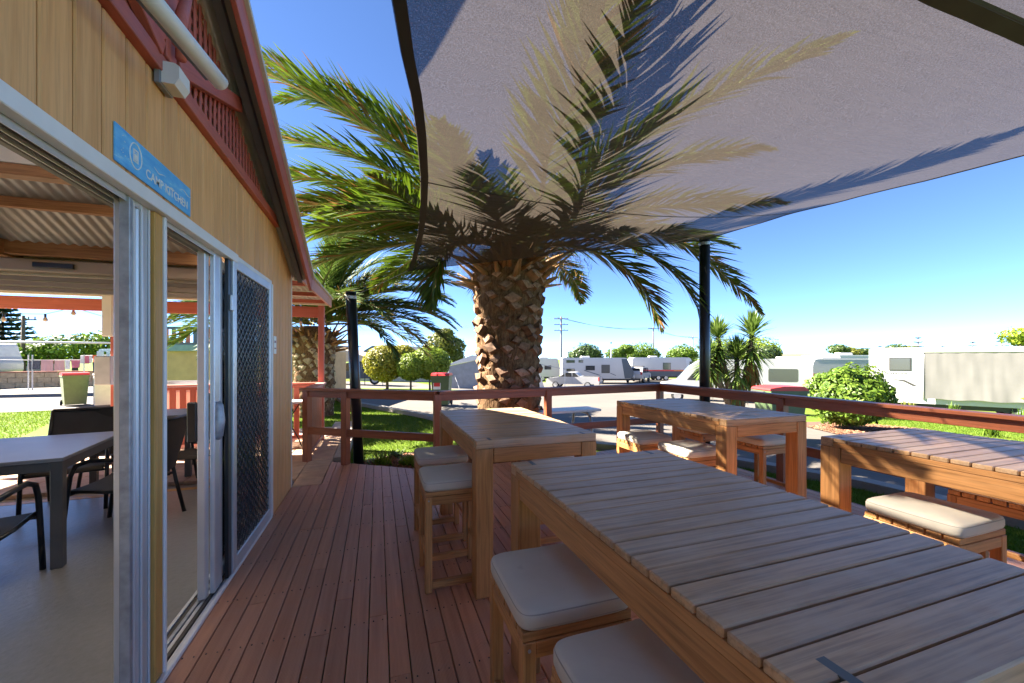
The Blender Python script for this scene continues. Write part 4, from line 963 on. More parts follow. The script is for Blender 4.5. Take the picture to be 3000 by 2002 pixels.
for i, (px, d, h, lab) in enumerate([(2690, 75, 6.5, 'thin tiered pine on the skyline above the white caravan'), (2578, 90, 5.2, 'faint small skyline pine left of the tiered pine'), (2850, 80, 5.8, 'open tiered skyline pine beside the roof air conditioner'), (2762, 95, 5.4, 'low skyline pine between the two tiered pines'), (2935, 70, 6.4, 'dark skyline pine rising behind the roof air conditioner')]):
    u = (px - 1500) / 1170; x = (.3199 + u * .9475) * d; y = (.9475 - u * .3199) * d; norfolk(lab, x, y, h + 1.0, 1.5, 50 + i, 7)
for i, (px, d, h, rr, m, lab) in enumerate([(2455, 60, 3.6, 1.4, 'leaf_dark', 'dark rounded skyline tree right of the rooftops'), (2485, 62, 3.3, 1.6, 'leaf_olive', 'brownish skyline tree with a pale mast'), (2530, 64, 3.1, 1.1, 'leaf_dark', 'small dark skyline bush over the white roof'), (2625, 60, 3.6, 1.5, 'leaf_dark', 'dark skyline tree left of the rusty one'), (2660, 61, 3.4, 1.7, 'leaf_olive', 'rusty brown skyline tree above the white caravan'), (2990, 45, 5.0, 1.8, 'leaf_lime', 'lime-green tree tip at the picture edge above the caravan'), (2250, 50, 3.0, 1.2, 'leaf_dark', 'small dark skyline tree beside the yucca'), (2240, 56, 3.4, .9, 'leaf_pine', 'thin dark skyline tree right behind the yucca'), (1800, 62, 3.0, 1.5, 'leaf_green', 'low skyline tree beyond the roof vents')]):
    u = (px - 1500) / 1170; x = (.3199 + u * .9475) * d; y = (.9475 - u * .3199) * d
    h += 1.2; tree('background_tree', lab, x, y, h, [(0, 0, h - rr * .5, rr, rr, rr * .55), (rr * .6, 0, h - rr * .8, rr * .7, rr * .7, rr * .45)], .2, 900, m, 90 + i, .1)
# shrub right of the deck
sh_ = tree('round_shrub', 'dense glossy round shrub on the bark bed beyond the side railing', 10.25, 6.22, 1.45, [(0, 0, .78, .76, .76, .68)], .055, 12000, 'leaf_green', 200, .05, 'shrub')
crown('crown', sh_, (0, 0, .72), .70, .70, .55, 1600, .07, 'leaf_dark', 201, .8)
# yucca
def yucca(label, x, y, heads, seed):
    z = gz(x, y); t = thing('yucca', label, 'yucca', (x, y, z)); r_ = random.Random(seed)
    for (hx, hy, hz, rr) in heads:
        m_ = MB(); m_.tube([(hx * .15, hy * .15, -.05), (hx * .6, hy * .6, hz * .5), (hx, hy, hz)], [.13, .10, .07], 8); st = ob('stem', m_.mesh('stem', 'bark', True), t)
        m_ = MB()
        for k in range(520):
            f = k / 520; lo = f > .66; e = R(88 - 130 * f / .66) if not lo else R(r_.uniform(-85, -50)); a = r_.uniform(0, 6.283); L = rr * r_.uniform(.8, 1.1) * (1 if not lo else .9); zz = hz - (0 if f < .3 else (f - .3) * 2.1 * rr)
            d = Vector((math.cos(e) * math.cos(a), math.cos(e) * math.sin(a), math.sin(e))); p = Vector((hx, hy, zz)); sd = d.cross(Vector((0, 0, 1))); sd = (sd.normalized() if sd.length > .01 else Vector((1, 0, 0))) * .030
            m = p + d * L * .55; q = p + (d + Vector((0, 0, -.12 if not lo else -.3))).normalized() * L; m_.cur = 1 if (lo and r_.random() < .55) else 0
            m_.add([p - sd * .6, p + sd * .6, m + sd, m - sd, q], [(0, 1, 2, 3), (3, 2, 4)])
        ob('rosette', m_.mesh('rosette', ['leaf_yucca', 'frond_dry']), t)
yucca('twin-headed spiky yucca with a dry skirt behind the black sail pole', 12.0, 10.75, [(.36, -.26, 2.70, .92), (-.55, .35, 2.62, .82), (-.05, .0, 1.9, .85), (-.95, .4, 2.0, .7)], 5)

# ------------------------------------------------------------------ caravans and vehicles (local x along the length, front at +x)
def wheel(parent, x, y, z, r, wd=.2):
    w_ = ob('wheel', None, parent, (x, y, z)); m_ = MB(); m_.tube([(0, -wd / 2, 0), (0, -wd / 2 + .03, 0), (0, wd / 2 - .03, 0), (0, wd / 2, 0)], [r * .9, r, r, r * .9], 20); ob('tyre', m_.mesh('tyre', 'tyre', True), w_)
    m_ = MB(); m_.tube([(0, -wd / 2 - .006, 0), (0, wd / 2 + .006, 0)], r * .60, 14); ob('rim', m_.mesh('rim', 'rim'), w_)
    m_ = MB()
    for k in range(5): a = k * 2 * math.pi / 5; m_.bar((r * .12 * math.cos(a), -wd / 2 - .009, r * .12 * math.sin(a)), (r * .52 * math.cos(a), -wd / 2 - .009, r * .52 * math.sin(a)), r * .10, .008)
    ob('spoke', m_.mesh('spoke', 'chassis'), w_); return w_
def win(parent, x0, x1, z0, z1, y, mat='darkglass', fr='chassis'):
    s = -1; f = ob('window', bbox(x1 - x0, .03, z1 - z0, fr, .008), parent, ((x0 + x1) / 2, y, (z0 + z1) / 2)); ob('pane', bbox(x1 - x0 - .08, .012, z1 - z0 - .08, mat, .01), f, (0, -.014, 0)); return f
def rot_prof(pts, r=.12, k=4):
    out = []; n = len(pts)
    for i in range(n):
        p = Vector(pts[i]); a = Vector(pts[i - 1]); b = Vector(pts[(i + 1) % n]); da = (a - p); db = (b - p); rr = min(r, da.length * .4, db.length * .4); s = p + da.normalized() * rr; e = p + db.normalized() * rr
        for j in range(k + 1): t_ = j / k; out.append(tuple(s * (1 - t_) ** 2 + p * 2 * t_ * (1 - t_) + e * t_ * t_))
    return out
def caravan(label, x, y, rz, L, H, W=2.4, front=.35, nose='vanwhite', lower='vanwhite', wins=(), acx=0, name='caravan', z=None, r=.18, wheels=(-.6, .3), body='vanwhite', stripe=None):
    t = thing(name, label, 'caravan', (x, y, gz(x, y) if z is None else z), rz); h0 = .55
    prof = rot_prof([(-L / 2, h0), (L / 2 - .25, h0), (L / 2, h0 + .35), (L / 2, h0 + .75), (L / 2 - front, H), (-L / 2, H)], r)
    ob('body', fix(MB().prism(prof, -W / 2, W / 2).mesh('body', body)), t)
    box('roof_edge', t, -L / 2 + .1, L / 2 - front - .1, -W / 2 - .012, W / 2 + .012, H - .10, H - .05, 'vansilver', .01)
    box('chassis', t, -L / 2 + .1, L / 2 + .05, -W / 2 + .15, W / 2 - .15, .36, h0 - .002, 'chassis'); 
    m_ = MB(); m_.bar((L / 2 - .1, -.5, .44), (L / 2 + 1.1, 0, .42), .07, .1); m_.bar((L / 2 - .1, .5, .44), (L / 2 + 1.1, 0, .42), .07, .1); m_.bar((L / 2 + 1.0, 0, .02), (L / 2 + 1.0, 0, .6), .06, .06); ob('drawbar', m_.mesh('drawbar', 'chassis'), t)
    if nose != body: ob('nose_panel', fix(MB().prism(rot_prof([(L / 2 - .95, h0 + .03), (L / 2 - .24, h0 + .03), (L / 2 + .012, h0 + .36), (L / 2 + .012, h0 + .76), (L / 2 - front + .012, H - .12), (L / 2 - front - .55, H - .12)], .05, 2), -W / 2 - .012, W / 2 + .012).mesh('nose_panel', nose)), t)
    if lower != body: box('lower_panel', t, -L / 2 + .02, L / 2 - .3, -W / 2 - .010, W / 2 + .010, h0 + .01, h0 + .62, lower, .01)
    if stripe: box('stripe', t, -L / 2 + .02, L / 2 - .5, -W / 2 - .014, -W / 2 - .002, stripe[0], stripe[1], stripe[2], 0)
    for wv_ in wins: win(t, *wv_[:4], -W / 2 - .004, wv_[4] if len(wv_) > 4 else 'darkglass')
    for wx in wheels:
        for s in (-1, 1): wheel(t, wx, s * (W / 2 - .16), .34, .34)
    ob('air_conditioner', fix(MB().prism(rot_prof([(-.5, H - .002), (.5, H - .002), (.42, H + .20), (-.42, H + .20)], .06, 3), -.35, .35).mesh('air_conditioner', 'white')), t, (acx, 0, 0))
    return t
YR = -R(18.655)
A = caravan('long white bunk caravan with a dark navy sloping front', 22.8, 38.7, YR, 7.6, 2.80, front=.75, nose='vangrey', wins=[(-3.4, -2.5, 2.25, 2.55), (-3.4, -2.5, 1.35, 1.62), (-2.1, -1.6, 2.28, 2.55), (-1.35, -.35, 1.45, 1.95), (.35, 1.25, 1.15, 2.05, 'midglass')], acx=-1.2, name='caravan')
barob('graphic_stripe', A, (-1.5, -1.215, 1.45), (.2, -1.215, .92), .012, .08, 'vangrey', 0); barob('graphic_stripe', A, (1.3, -1.215, 1.15), (1.9, -1.215, .90), .012, .06, 'vangrey', 0)
for i in range(2): ob('gas_bottle', MB().tube([(0, 0, .5), (0, 0, .9), (0, 0, 1.0)], [.15, .15, .06], 12).mesh('gas_bottle', 'white', True), A, (4.05, -.25 + .42 * i, 0))
Bv = caravan('rounded white caravan with red and orange stripe over a grey base', 33.6, 41.4, YR - .05, 7.6, 2.85, front=.6, nose='vansilver', lower='vangrey', wins=[(-.1, .85, 1.35, 2.2, 'midglass')], acx=-1.0, r=.45, stripe=(1.17, 1.32, 'red'))
box('front_window', Bv, 3.10, 3.75, -1.225, -1.213, 1.75, 2.35, 'darkglass', 0); box('nose_base', Bv, 2.6, 3.7, -1.23, 1.23, .62, 1.35, 'vangrey', .05); barob('graphic_stripe', Bv, (1.2, -1.218, 1.25), (2.5, -1.218, 1.20), .012, .09, 'orange', 0)
caravan('small plain white caravan seen beside the palm trunk', 19.5, 44.5, YR, 3.0, 2.75, wins=[(-.4, .4, 1.4, 1.9)], acx=-.4)
fv = caravan('white caravan with a dull red stripe beside the round shrub', 28.6, 17.0, YR - R(14), 5.6, 2.75, front=.9, nose='vanwhite', wins=[(-1.6, -.4, 1.5, 2.1)], acx=-1.4, stripe=(1.55, 1.80, 'maroon'), r=.5)
box('front_window', fv, 1.75, 2.35, -1.225, -1.21, 1.45, 2.35, 'midglass', 0)
caravan('white caravan with a long flat roof behind the round shrub', 36.5, 21.5, YR - R(10), 7.0, 3.0, wins=[(-2, -1, 1.5, 2.1)], acx=-1.0)
caravan('low white caravan roof beyond the long flat one', 46.0, 29.0, YR - R(8), 7.0, 2.9, wins=[(-2, -1, 1.5, 2.1)], acx=.6)
# Silverline caravan with privacy screen
SLx, SLy = 25.18, 9.28
Sv = caravan('big white caravan with lettering, rounded window and a hanging grey privacy screen', SLx, SLy, R(-58), 8.6, 3.02, 2.5, front=.3, wins=[], acx=2.2, wheels=(.2, 1.2), r=.08)
yF = -1.25
win(Sv, -3.72, -3.00, 1.98, 2.58, yF - .004, 'midglass')
text('SILVERLINE', .155, 'chassis', Sv, (-3.88, yF - .006, 1.85), (R(90), 0, 0))
sm = MB(); sm.prism([(-3.82, 1.62), (-3.20, 1.57), (-2.78, 1.30), (-2.97, 1.32), (-3.24, 1.50), (-3.6, 1.59)], yF - .010, yF - .003); ob('swoosh_mark', fix(sm.mesh('swoosh_mark', 'chassis')), Sv)
box('corner_moulding', Sv, -4.31, -4.18, yF - .012, yF, .58, 2.9, 'white'); box('awning_tube', Sv, -2.70, 4.1, yF - .13, yF - .02, 2.78, 2.90, 'white', .03); barob('awning_arm', Sv, (-2.62, yF - .05, 2.72), (-2.66, yF - .05, .75), .05, .04, 'white')
mb = MB(); vs = []; NX, NZ = 70, 14
for j in range(NZ + 1):
    for i in range(NX + 1):
        xx_ = -2.58 + 6.7 * i / NX; f = 1 - j / NZ; zz_ = 2.80 - 2.02 * j / NZ + .02 * math.sin(i * .5) * (1 - f)
        vs.append((xx_, yF - .10 - .05 * (1 - f) - .05 * (1 - f) * noise.noise((xx_ * 2.2, zz_ * .4, 0)) - .02 * noise.noise((xx_ * 6, zz_ * .8, 2)), zz_))
mb.add(vs, [(j * (NX + 1) + i, j * (NX + 1) + i + 1, (j + 1) * (NX + 1) + i + 1, (j + 1) * (NX + 1) + i) for j in range(NZ) for i in range(NX)]); ob('privacy_screen', mb.mesh('privacy_screen', 'screen_cloth', True), Sv)
for i in range(9): box('vent_slot', Sv, 1.86 + .07 * i, 1.895 + .07 * i, -.362, -.351, 3.06, 3.15, 'chassis', 0)
box('step', Sv, -3.3, -2.8, yF - .3, yF, .35, .42, 'chassis')
# white panel van / motorhome
def panel_van(label, x, y, rz, L):
    t = thing('camper_van', label, 'van', (x, y, gz(x, y)), rz); W = 2.0; h = L / 2
    prof = rot_prof([(-h, .45), (h - .1, .45), (h, .7), (h - .05, 1.02), (h - 1.05, 1.25), (h - 1.85, 2.18), (h - 2.3, 2.48), (-h, 2.60)], .12, 3)
    ob('body', fix(MB().prism(prof, -W / 2, W / 2).mesh('body', 'vanwhite')), t)
    s = -W / 2 - .004
    for y0, y1 in ((s, s + .01), (W / 2 - .006, W / 2 + .004)):
        ob('side_window', fix(MB().prism([(h - 1.58, 1.32), (h - 2.48, 1.30), (h - 2.48, 1.98), (h - 2.10, 1.98)], y0 - .004, y1).mesh('side_window', 'darkglass')), t); ob('side_window', fix(MB().prism([(h - 2.80, 1.30), (h - 3.8, 1.30), (h - 3.8, 1.98), (h - 2.80, 1.98)], y0 - .004, y1).mesh('side_window', 'darkglass')), t)
        ob('side_window', fix(MB().prism(rot_prof([(-h + .55, 1.30), (-h + 1.95, 1.30), (-h + 1.95, 2.02), (-h + .55, 2.02)], .1), y0 - .006, y1).mesh('side_window', 'midglass')), t)
    ob('windscreen', fix(MB().prism([(h - 1.07, 1.29), (h - 1.80, 2.14), (h - 1.83, 2.12), (h - 1.11, 1.27)], -W / 2 + .12, W / 2 - .12).mesh('windscreen', 'skyglass')), t, (.03, 0, .02))
    for xx_ in (h - 2.66, h - 4.0): box('door_seam', t, xx_ - .008, xx_ + .008, s - .002, s + .004, .55, 2.2, 'greyplastic', 0)
    box('door_handle', t, h - 2.62, h - 2.42, s - .02, s, 1.10, 1.15, 'greyplastic'); box('side_mirror', t, h - 1.55, h - 1.35, s - .25, s - .02, 1.22, 1.55, 'chassis', .03)
    box('bumper', t, h - .12, h + .06, -W / 2 + .05, W / 2 - .05, .40, .72, 'greyplastic', .04); box('rear_window', t, -h - .012, -h + .01, -.7, .7, 1.35, 2.1, 'darkglass', 0)
    box('sill_trim', t, -h + .2, h - .6, s - .006, s + .02, .46, .56, 'greyplastic', 0); box('roof_hatch', t, -h + .5, -h + 1.3, -.4, .4, 2.58, 2.70, 'white', .03)
    for s2 in (-1, 1): box('headlight', t, h - .40, h - .06, s2 * .80 - .16, s2 * .80 + .16, .88, 1.06, 'vansilver', .03); box('tail_light', t, -h - .014, -h + .02, s2 * .88 - .08, s2 * .88 + .08, .9, 1.4, 'redlight', .01)
    for xx_ in (h - 1.05, -h + 2.0):
        for s2 in (-1, 1): wheel(t, xx_, s2 * (W / 2 - .12), .35, .35, .22)
    return t
panel_van('long white high-roofed camper van facing left behind the sail pole', 19.9, 18.55, R(140), 7.7)
# ute
def ute(label, x, y, rz):
    t = thing('ute', label, 'ute', (x, y, gz(x, y)), rz); W = 1.84
    prof = rot_prof([(-2.45, .42), (2.35, .38), (2.45, .62), (2.30, .88), (1.2, 1.02), (.55, 1.46), (-.25, 1.48), (-.75, 1.08), (-2.45, 1.06)], .10, 3); ob('body', fix(MB().prism(prof, -W / 2, W / 2).mesh('body', 'vanwhite')), t)
    for s in (-1, 1):
        ya, yb = (W / 2 - .004, W / 2 + .006) if s > 0 else (-W / 2 - .006, -W / 2 + .004)
        ob('side_window', fix(MB().prism([(1.02, 1.06), (.02, 1.06), (.02, 1.42), (.52, 1.41)], ya, yb).mesh('side_window', 'darkglass')), t); ob('side_window', fix(MB().prism([(-.05, 1.06), (-.62, 1.08), (-.28, 1.42), (-.05, 1.42)], ya, yb).mesh('side_window', 'darkglass')), t)
        box('tail_light', t, -2.462, -2.36, s * .84 - .09, s * .84 + .09, .72, 1.04, 'redlight', .01); box('headlight', t, 2.22, 2.36, s * .72 - .16, s * .72 + .16, .70, .86, 'vansilver', .02)
        box('door_seam', t, -.03, -.015, s * W / 2 - .004, s * W / 2 + .004, .45, 1.05, 'greyplastic', 0)
        for xx_ in (1.52, -1.42): wheel(t, xx_, s * (W / 2 - .10), .33, .33)
    ob('windscreen', fix(MB().prism([(1.20, 1.04), (.58, 1.45), (.55, 1.43), (1.15, 1.02)], -.72, .72).mesh('windscreen', 'darkglass')), t, (.02, 0, .012)); box('tonneau', t, -2.40, -.80, -.78, .78, 1.06, 1.085, 'chassis', .01); box('tailgate', t, -2.47, -2.452, -.72, .72, .62, 1.03, 'vansilver', .01); box('rear_bumper', t, -2.52, -2.40, -.85, .85, .40, .58, 'greyplastic', .03)
    return t
ute('white ute parked facing left in front of the bunk caravan', 17.3, 33.3, YR + math.pi - R(20))
def suv(label, x, y, rz, mat='vanwhite'):
    t = thing('four_wheel_drive', label, 'car', (x, y, gz(x, y)), rz); W = 1.9
    ob('body', fix(MB().prism(rot_prof([(-2.35, .5), (2.35, .48), (2.40, .95), (1.3, 1.10), (.65, 1.72), (-2.1, 1.78), (-2.38, 1.05)], .12, 3), -W / 2, W / 2).mesh('body', mat)), t)
    for s in (-1, 1):
        ya, yb = (W / 2 - .004, W / 2 + .006) if s > 0 else (-W / 2 - .006, -W / 2 + .004)
        ob('side_window', fix(MB().prism([(1.12, 1.12), (-.3, 1.12), (-.3, 1.64), (.66, 1.64)], ya, yb).mesh('side_window', 'darkglass')), t); ob('side_window', fix(MB().prism([(-.4, 1.12), (-2.05, 1.14), (-1.92, 1.66), (-.4, 1.64)], ya, yb).mesh('side_window', 'darkglass')), t)
        box('tail_light', t, -2.40, -2.28, s * .84 - .09, s * .84 + .09, .95, 1.25, 'redlight', .01)
        for xx_ in (1.45, -1.4): wheel(t, xx_, s * (W / 2 - .1), .38, .38)
    ob('rear_window', bbox(.02, 1.4, .46, 'darkglass', .004), t, (-2.275, 0, 1.44), (0, R(-20), 0)); box('roof_rack', t, -1.6, .5, -.6, .6, 1.79, 1.86, 'chassis'); return t
suv('white four-wheel drive with roof rack between the two big caravans', 28.4, 38.8, YR + R(60))
suv('dark off-road car under the tan camper awning at far left', -1.6, 34.0, YR + R(200), 'vangrey')
# canvas annexe and awnings
an = thing('grey_annexe', 'grey canvas caravan annexe with pale roof left of the palm trunk', 'annexe', (6.9, 32.2, gz(6.9, 32.2)), YR)
ob('front_wall', fix(MB().prism([(-1.2, 0), (1.6, 0), (1.6, 2.45), (-1.2, 1.85)], -1.2, -1.14).mesh('front_wall', 'greycanvas')), an); ob('end_wall', fix(MB().prism([(-1.25, 0), (-1.19, 0), (-1.19, 1.85), (-1.25, 1.85)], -1.13, 1.3).mesh('end_wall', 'greycanvas')), an)
ob('roof', fix(MB().prism([(-1.4, 1.86), (1.75, 2.50), (1.75, 2.62), (.6, 2.72), (-1.4, 1.95)], -1.3, 1.4).mesh('roof', 'white')), an); m_ = MB(); m_.tube([(-1.25, -1.3, 0), (-1.25, -1.3, 1.9)], .03, 6); ob('pole', m_.mesh('pole', 'white'), an); m_ = MB(); m_.tube([(-.3, -1.6, 0), (-.75, -1.25, 1.1)], .025, 6); ob('brace', m_.mesh('brace', 'white'), an)
cs = thing('caravan_canopy', 'dull grey caravan awning sloping down beside the palm trunk', 'awning', (14.6, 33.5, gz(14.6, 33.5)), YR)
ob('canopy', fix(MB().prism([(-1.6, 2.35), (1.6, 1.75), (1.6, 1.80), (-1.6, 2.42)], -1.2, 1.2).mesh('canopy', 'greycanvas')), cs); ob('side_wall', fix(MB().prism([(-1.6, 0), (-.2, 0), (-.9, 2.1), (-1.6, 2.3)], -1.18, -1.14).mesh('side_wall', 'white')), cs)
for s in (-1.55, 1.55): m_ = MB(); m_.tube([(s, -1.15, 0), (s, -1.15, 1.78 if s > 0 else 2.34)], .03, 6); ob('pole', m_.mesh('pole', 'vansilver'), cs)
ct = thing('camper_awning', 'tan canvas camper awning on poles beyond the road', 'awning', (-2.5, 33.0, gz(-2.5, 33)), YR)
ob('canopy', fix(MB().prism([(-2.2, 1.95), (0, 2.75), (2.3, 2.05), (2.3, 2.10), (0, 2.82), (-2.2, 2.0)], -1.5, 1.5).mesh('canopy', 'tan_canvas')), ct); ob('valance', fix(MB().prism([(-2.2, 1.65), (2.3, 1.75), (2.3, 2.05), (0, 2.75), (-2.2, 1.95)], -1.53, -1.50).mesh('valance', 'tan_canvas')), ct)
for s in (-2.15, 2.25):
    m_ = MB(); m_.tube([(s, -1.5, 0), (s, -1.5, 2.0)], .03, 6); ob('pole', m_.mesh('pole', 'chassis'), ct)
gb = thing('gazebo', 'small white pyramid-roofed gazebo behind the ball trees', 'gazebo', (-.35, 35.5, gz(-.35, 35.5)), YR)
m_ = MB(); m_.add([(-1.3, -1.3, 1.9), (1.3, -1.3, 1.9), (1.3, 1.3, 1.9), (-1.3, 1.3, 1.9), (0, 0, 3.0)], [(0, 1, 4), (1, 2, 4), (2, 3, 4), (3, 0, 4)]); ob('roof', m_.mesh('roof', 'white'), gb); box('valance', gb, -1.31, 1.31, -1.32, -1.30, 1.62, 1.90, 'lightblue', 0)
for s in (-1.25, 1.25): m_ = MB(); m_.tube([(s, -1.25, 0), (s, -1.25, 1.9)], .03, 6); ob('pole', m_.mesh('pole', 'white'), gb)
def house(label, x, y, rz, L, Dp, hw, hr, wall, roof, nwin=2):
    t = thing('house', label, 'house', (x, y, gz(x, y)), rz); box('wall', t, -L / 2, L / 2, -Dp / 2, Dp / 2, 0, hw, wall, 0)
    ob('roof', fix(MB().prism([(-L / 2 - .3, hw + .002), (L / 2 + .3, hw + .002), (L / 2 - Dp * .35, hr), (-L / 2 + Dp * .35, hr)], -Dp / 2 - .3, Dp / 2 + .3).mesh('roof', roof)), t)
    for i in range(nwin): win(t, -L / 2 + (i + .4) * L / nwin, -L / 2 + (i + .4) * L / nwin + 1.0, 1.0, hw - .4, -Dp / 2 - .01)
    return t
house('low house with dark grey hipped roof behind the ball trees', 2.6, 52, YR, 9, 7, 2.6, 4.2, 'brick_house', 'darkroof')
house('low pale house roofs beyond the vans right of the conical pine', 78, 58, YR - R(25), 14, 8, 2.6, 3.6, 'brick_house', 'tan_canvas', 4)
# poles and mast
def power_pole(label, px, d, ytop, arms=1):
    u = (px - 1500) / 1170; x = (.3199 + u * .9475) * d; y = (.9475 - u * .3199) * d; z = gz(x, y); h = 1.4 + (1050 - ytop) / 1170 * d - z
    t = thing('power_pole', label, 'power pole', (x, y, z), YR); m_ = MB(); m_.tube([(0, 0, 0), (0, 0, h)], [.16, .11], 8); ob('pole', m_.mesh('pole', 'bark', True), t)
    for k in range(arms):
        zz_ = h - .35 - .9 * k; box('cross_arm', t, -1.1, 1.1, -.05, .05, zz_ - .05, zz_ + .05, 'bark', 0)
        for q in (-1, -.45, .45, 1): m_ = MB(); m_.tube([(q, 0, zz_ + .05), (q, 0, zz_ + .25)], .05, 6); ob('insulator', m_.mesh('insulator', 'greyplastic'), t)
    return t, (x, y, z + h - .1)
p1, a1 = power_pole('tall timber power pole with stacked cross arms right of the palm trunk', 1644, 62, 928, 3)
p2, a2 = power_pole('slim power pole below the drooping palm frond', 1914, 78, 958, 1)
p3, a3 = power_pole('thin distant power pole just left of the black sail pole', 2030, 90, 985, 1)
p4, a4 = power_pole('short distant power pole beside the blue sail', 1719, 95, 1012, 1)
def wires(label, P, Q, sag, n=3):
    t = thing('power_lines', label, 'wires', (0, 0, 0))
    for k in range(n):
        off = Vector(((k - 1) * .8, 0, -.1 * k)); m_ = MB(); m_.tube([Vector(P).lerp(Vector(Q), i / 16) + off - Vector((0, 0, sag * 4 * (i / 16) * (1 - i / 16))) for i in range(17)], .02, 4); ob('wire', m_.mesh('wire', 'greyplastic'), t)
wires('sagging power lines between the pole by the palm and the slim pole', a1, a2, .8); wires('sagging power lines running left from the tall pole behind the palm', a1, (-18, 70, 6.5), 1.2); wires('sagging power lines from the slim pole to the distant one', a2, a3, .6)
ms = thing('roof_mast', 'white antenna mast rising behind the bunk caravan roof', 'mast', (27.6, 43.2, gz(27.6, 43.2))); m_ = MB(); m_.tube([(0, 0, 0), (0, 0, 4.0), (0, 0, 4.9)], [.10, .08, .03], 8); ob('pole', m_.mesh('pole', 'white'), ms); m_ = MB(); m_.tube([(0, 0, 4.55), (0, 0, 4.8)], .09, 8); ob('head', m_.mesh('head', 'vangrey'), ms)
bs = thing('blue_sail', 'distant bright blue shade sail above the caravan roofs', 'shade sail', (30.2, 52.5, gz(30.2, 52.5)), YR); m_ = MB(); m_.add([(-2.2, 0, 2.75), (0, -1.5, 3.2), (2.2, 0, 3.35), (0, 2, 3.75)], [(0, 1, 3), (1, 2, 3)]); ob('cloth', m_.mesh('cloth', 'bluesail'), bs)
for s, h in ((-2.2, 2.8), (2.2, 3.4)): m_ = MB(); m_.tube([(s, 0, 0), (s, 0, h)], .05, 6); ob('pole', m_.mesh('pole', 'greyplastic'), bs)
wt = thing('communication_tower', 'pale lattice communication tower faint on the horizon', 'tower', (75, 75, -1.35)); 
for s in (-.8, .8): m_ = MB(); m_.bar((s, 0, 0), (s * .3, 0, 8.2), .12, .12); ob('leg', m_.mesh('leg', 'tap_grey'), wt)
for k in range(7): f0 = .8 - .07 * k; m_ = MB(); m_.bar((-f0, 0, 1.15 * k), (f0 - .07, 0, 1.15 * (k + 1)), .07, .07); ob('brace', m_.mesh('brace', 'tap_grey'), wt)

# ------------------------------------------------------------------ wheelie bins
def bin_(label, x, y, rz, body, lid='red', sticker=True, z=None):
    t = thing('wheelie_bin', label, 'bin', (x, y, gz(x, y) if z is None else z), rz); m_ = MB()
    b = [(-.24, -.26), (.24, -.26), (.24, .26), (-.24, .26)]; tp = [(-.29, -.36), (.29, -.36), (.29, .34), (-.29, .34)]
    m_.add([(x_, y_, .06) for x_, y_ in b] + [(x_, y_, .95) for x_, y_ in tp] + [(x_ * 1.06, y_ * 1.05, .95) for x_, y_ in tp] + [(x_ * 1.06, y_ * 1.05, 1.0) for x_, y_ in tp], [(3, 2, 1, 0)] + [(i, (i + 1) % 4, 4 + (i + 1) % 4, 4 + i) for i in range(4)] + [(4 + i, 4 + (i + 1) % 4, 8 + (i + 1) % 4, 8 + i) for i in range(4)] + [(8 + i, 8 + (i + 1) % 4, 12 + (i + 1) % 4, 12 + i) for i in range(4)])
    ob('body', fix(m_.mesh('body', body)), t); ob('lid', fix(MB().prism(rot_prof([(-.40, 1.002), (.38, 1.002), (.36, 1.05), (.1, 1.09), (-.3, 1.085)], .03, 3), -.30, .30).mesh('lid', lid)), t, (0, 0, 0), (0, 0, R(90)))
    m_ = MB(); m_.tube([(-.2, .42, .97), (.2, .42, .97)], .018, 8); m_.tube([(-.2, .36, .93), (-.2, .42, .97)], .016, 6); m_.tube([(.2, .36, .93), (.2, .42, .97)], .016, 6); ob('handle', m_.mesh('handle', 'chassis'), t)
    for s in (-1, 1): wheel(t, s * .27, .30, .10, .10, .05).rotation_euler = (0, 0, R(90))
    if sticker: ob('sticker', bbox(.24, .004, .30, 'signwhite', 0), t, (-.10, -.345, .72), (R(-6.4), 0, 0)); ob('sticker_mark', bbox(.20, .003, .12, 'red', 0), t, (-.10, -.3475, .72), (R(-6.4), 0, 0))
    return t
bin_('green wheelie bin with red lid and sticker in front of the ball trees', 2.02, 13.2, YR, 'green_bin')
bin_('green wheelie bin with red lid standing close beyond the side railing', 7.24, 5.57, YR + R(90), 'green_bin', 'red', False).scale = (.95, .95, .96)
bin_('sage green wheelie bin with red lid seen through the kitchen doorway', -9.35, 16.9, R(35), 'sagebin', 'red', False)
# picnic setting beyond the back railing
pc = thing('picnic_bench', 'pale aluminium bench with bent steel tube legs behind the railing', 'bench', (2.78, 5.78, -.15), R(3))
for i in range(3): box('plank', pc, -.75, .62, -.20 + .14 * i, -.07 + .14 * i, .70, .735, 'alu_white')
for xx_ in (-.45, .38): m_ = MB(); m_.tube([(xx_, -.30, 0), (xx_, -.30, .4), (xx_, -.26, .62), (xx_, -.15, .68), (xx_, .15, .68), (xx_, .26, .62), (xx_, .30, .4), (xx_, .30, 0)], .022, 8); ob('leg', m_.mesh('leg', 'galv', True), pc)
bb_ = thing('bollard_post', 'slim blue service post with an orange cone at its foot by the verge', 'post', (-1.0, 22.6, gz(-1.0, 22.6))); m_ = MB(); m_.tube([(0, 0, 0), (0, 0, 1.0)], .07, 10); ob('shaft', m_.mesh('shaft', 'blue', True), bb_); m_ = MB(); m_.tube([(.05, -.15, 0), (.05, -.15, .45)], [.17, .03], 12); ob('cone', m_.mesh('cone', 'orange', True), bb_); m_ = MB(); m_.tube([(0, 0, 1.0), (0, 0, 1.16)], [.09, .07], 10); ob('head', m_.mesh('head', 'tap_grey', True), bb_)
tp = thing('tap_post', 'grey powered site post in front of the annexe', 'post', (4.0, 24.6, gz(4, 24.6))); m_ = MB(); m_.tube([(0, 0, 0), (0, 0, 1.15)], .06, 8); ob('shaft', m_.mesh('shaft', 'tap_grey', True), tp); box('outlet', tp, -.09, .09, -.13, -.055, .75, 1.0, 'tap_grey')

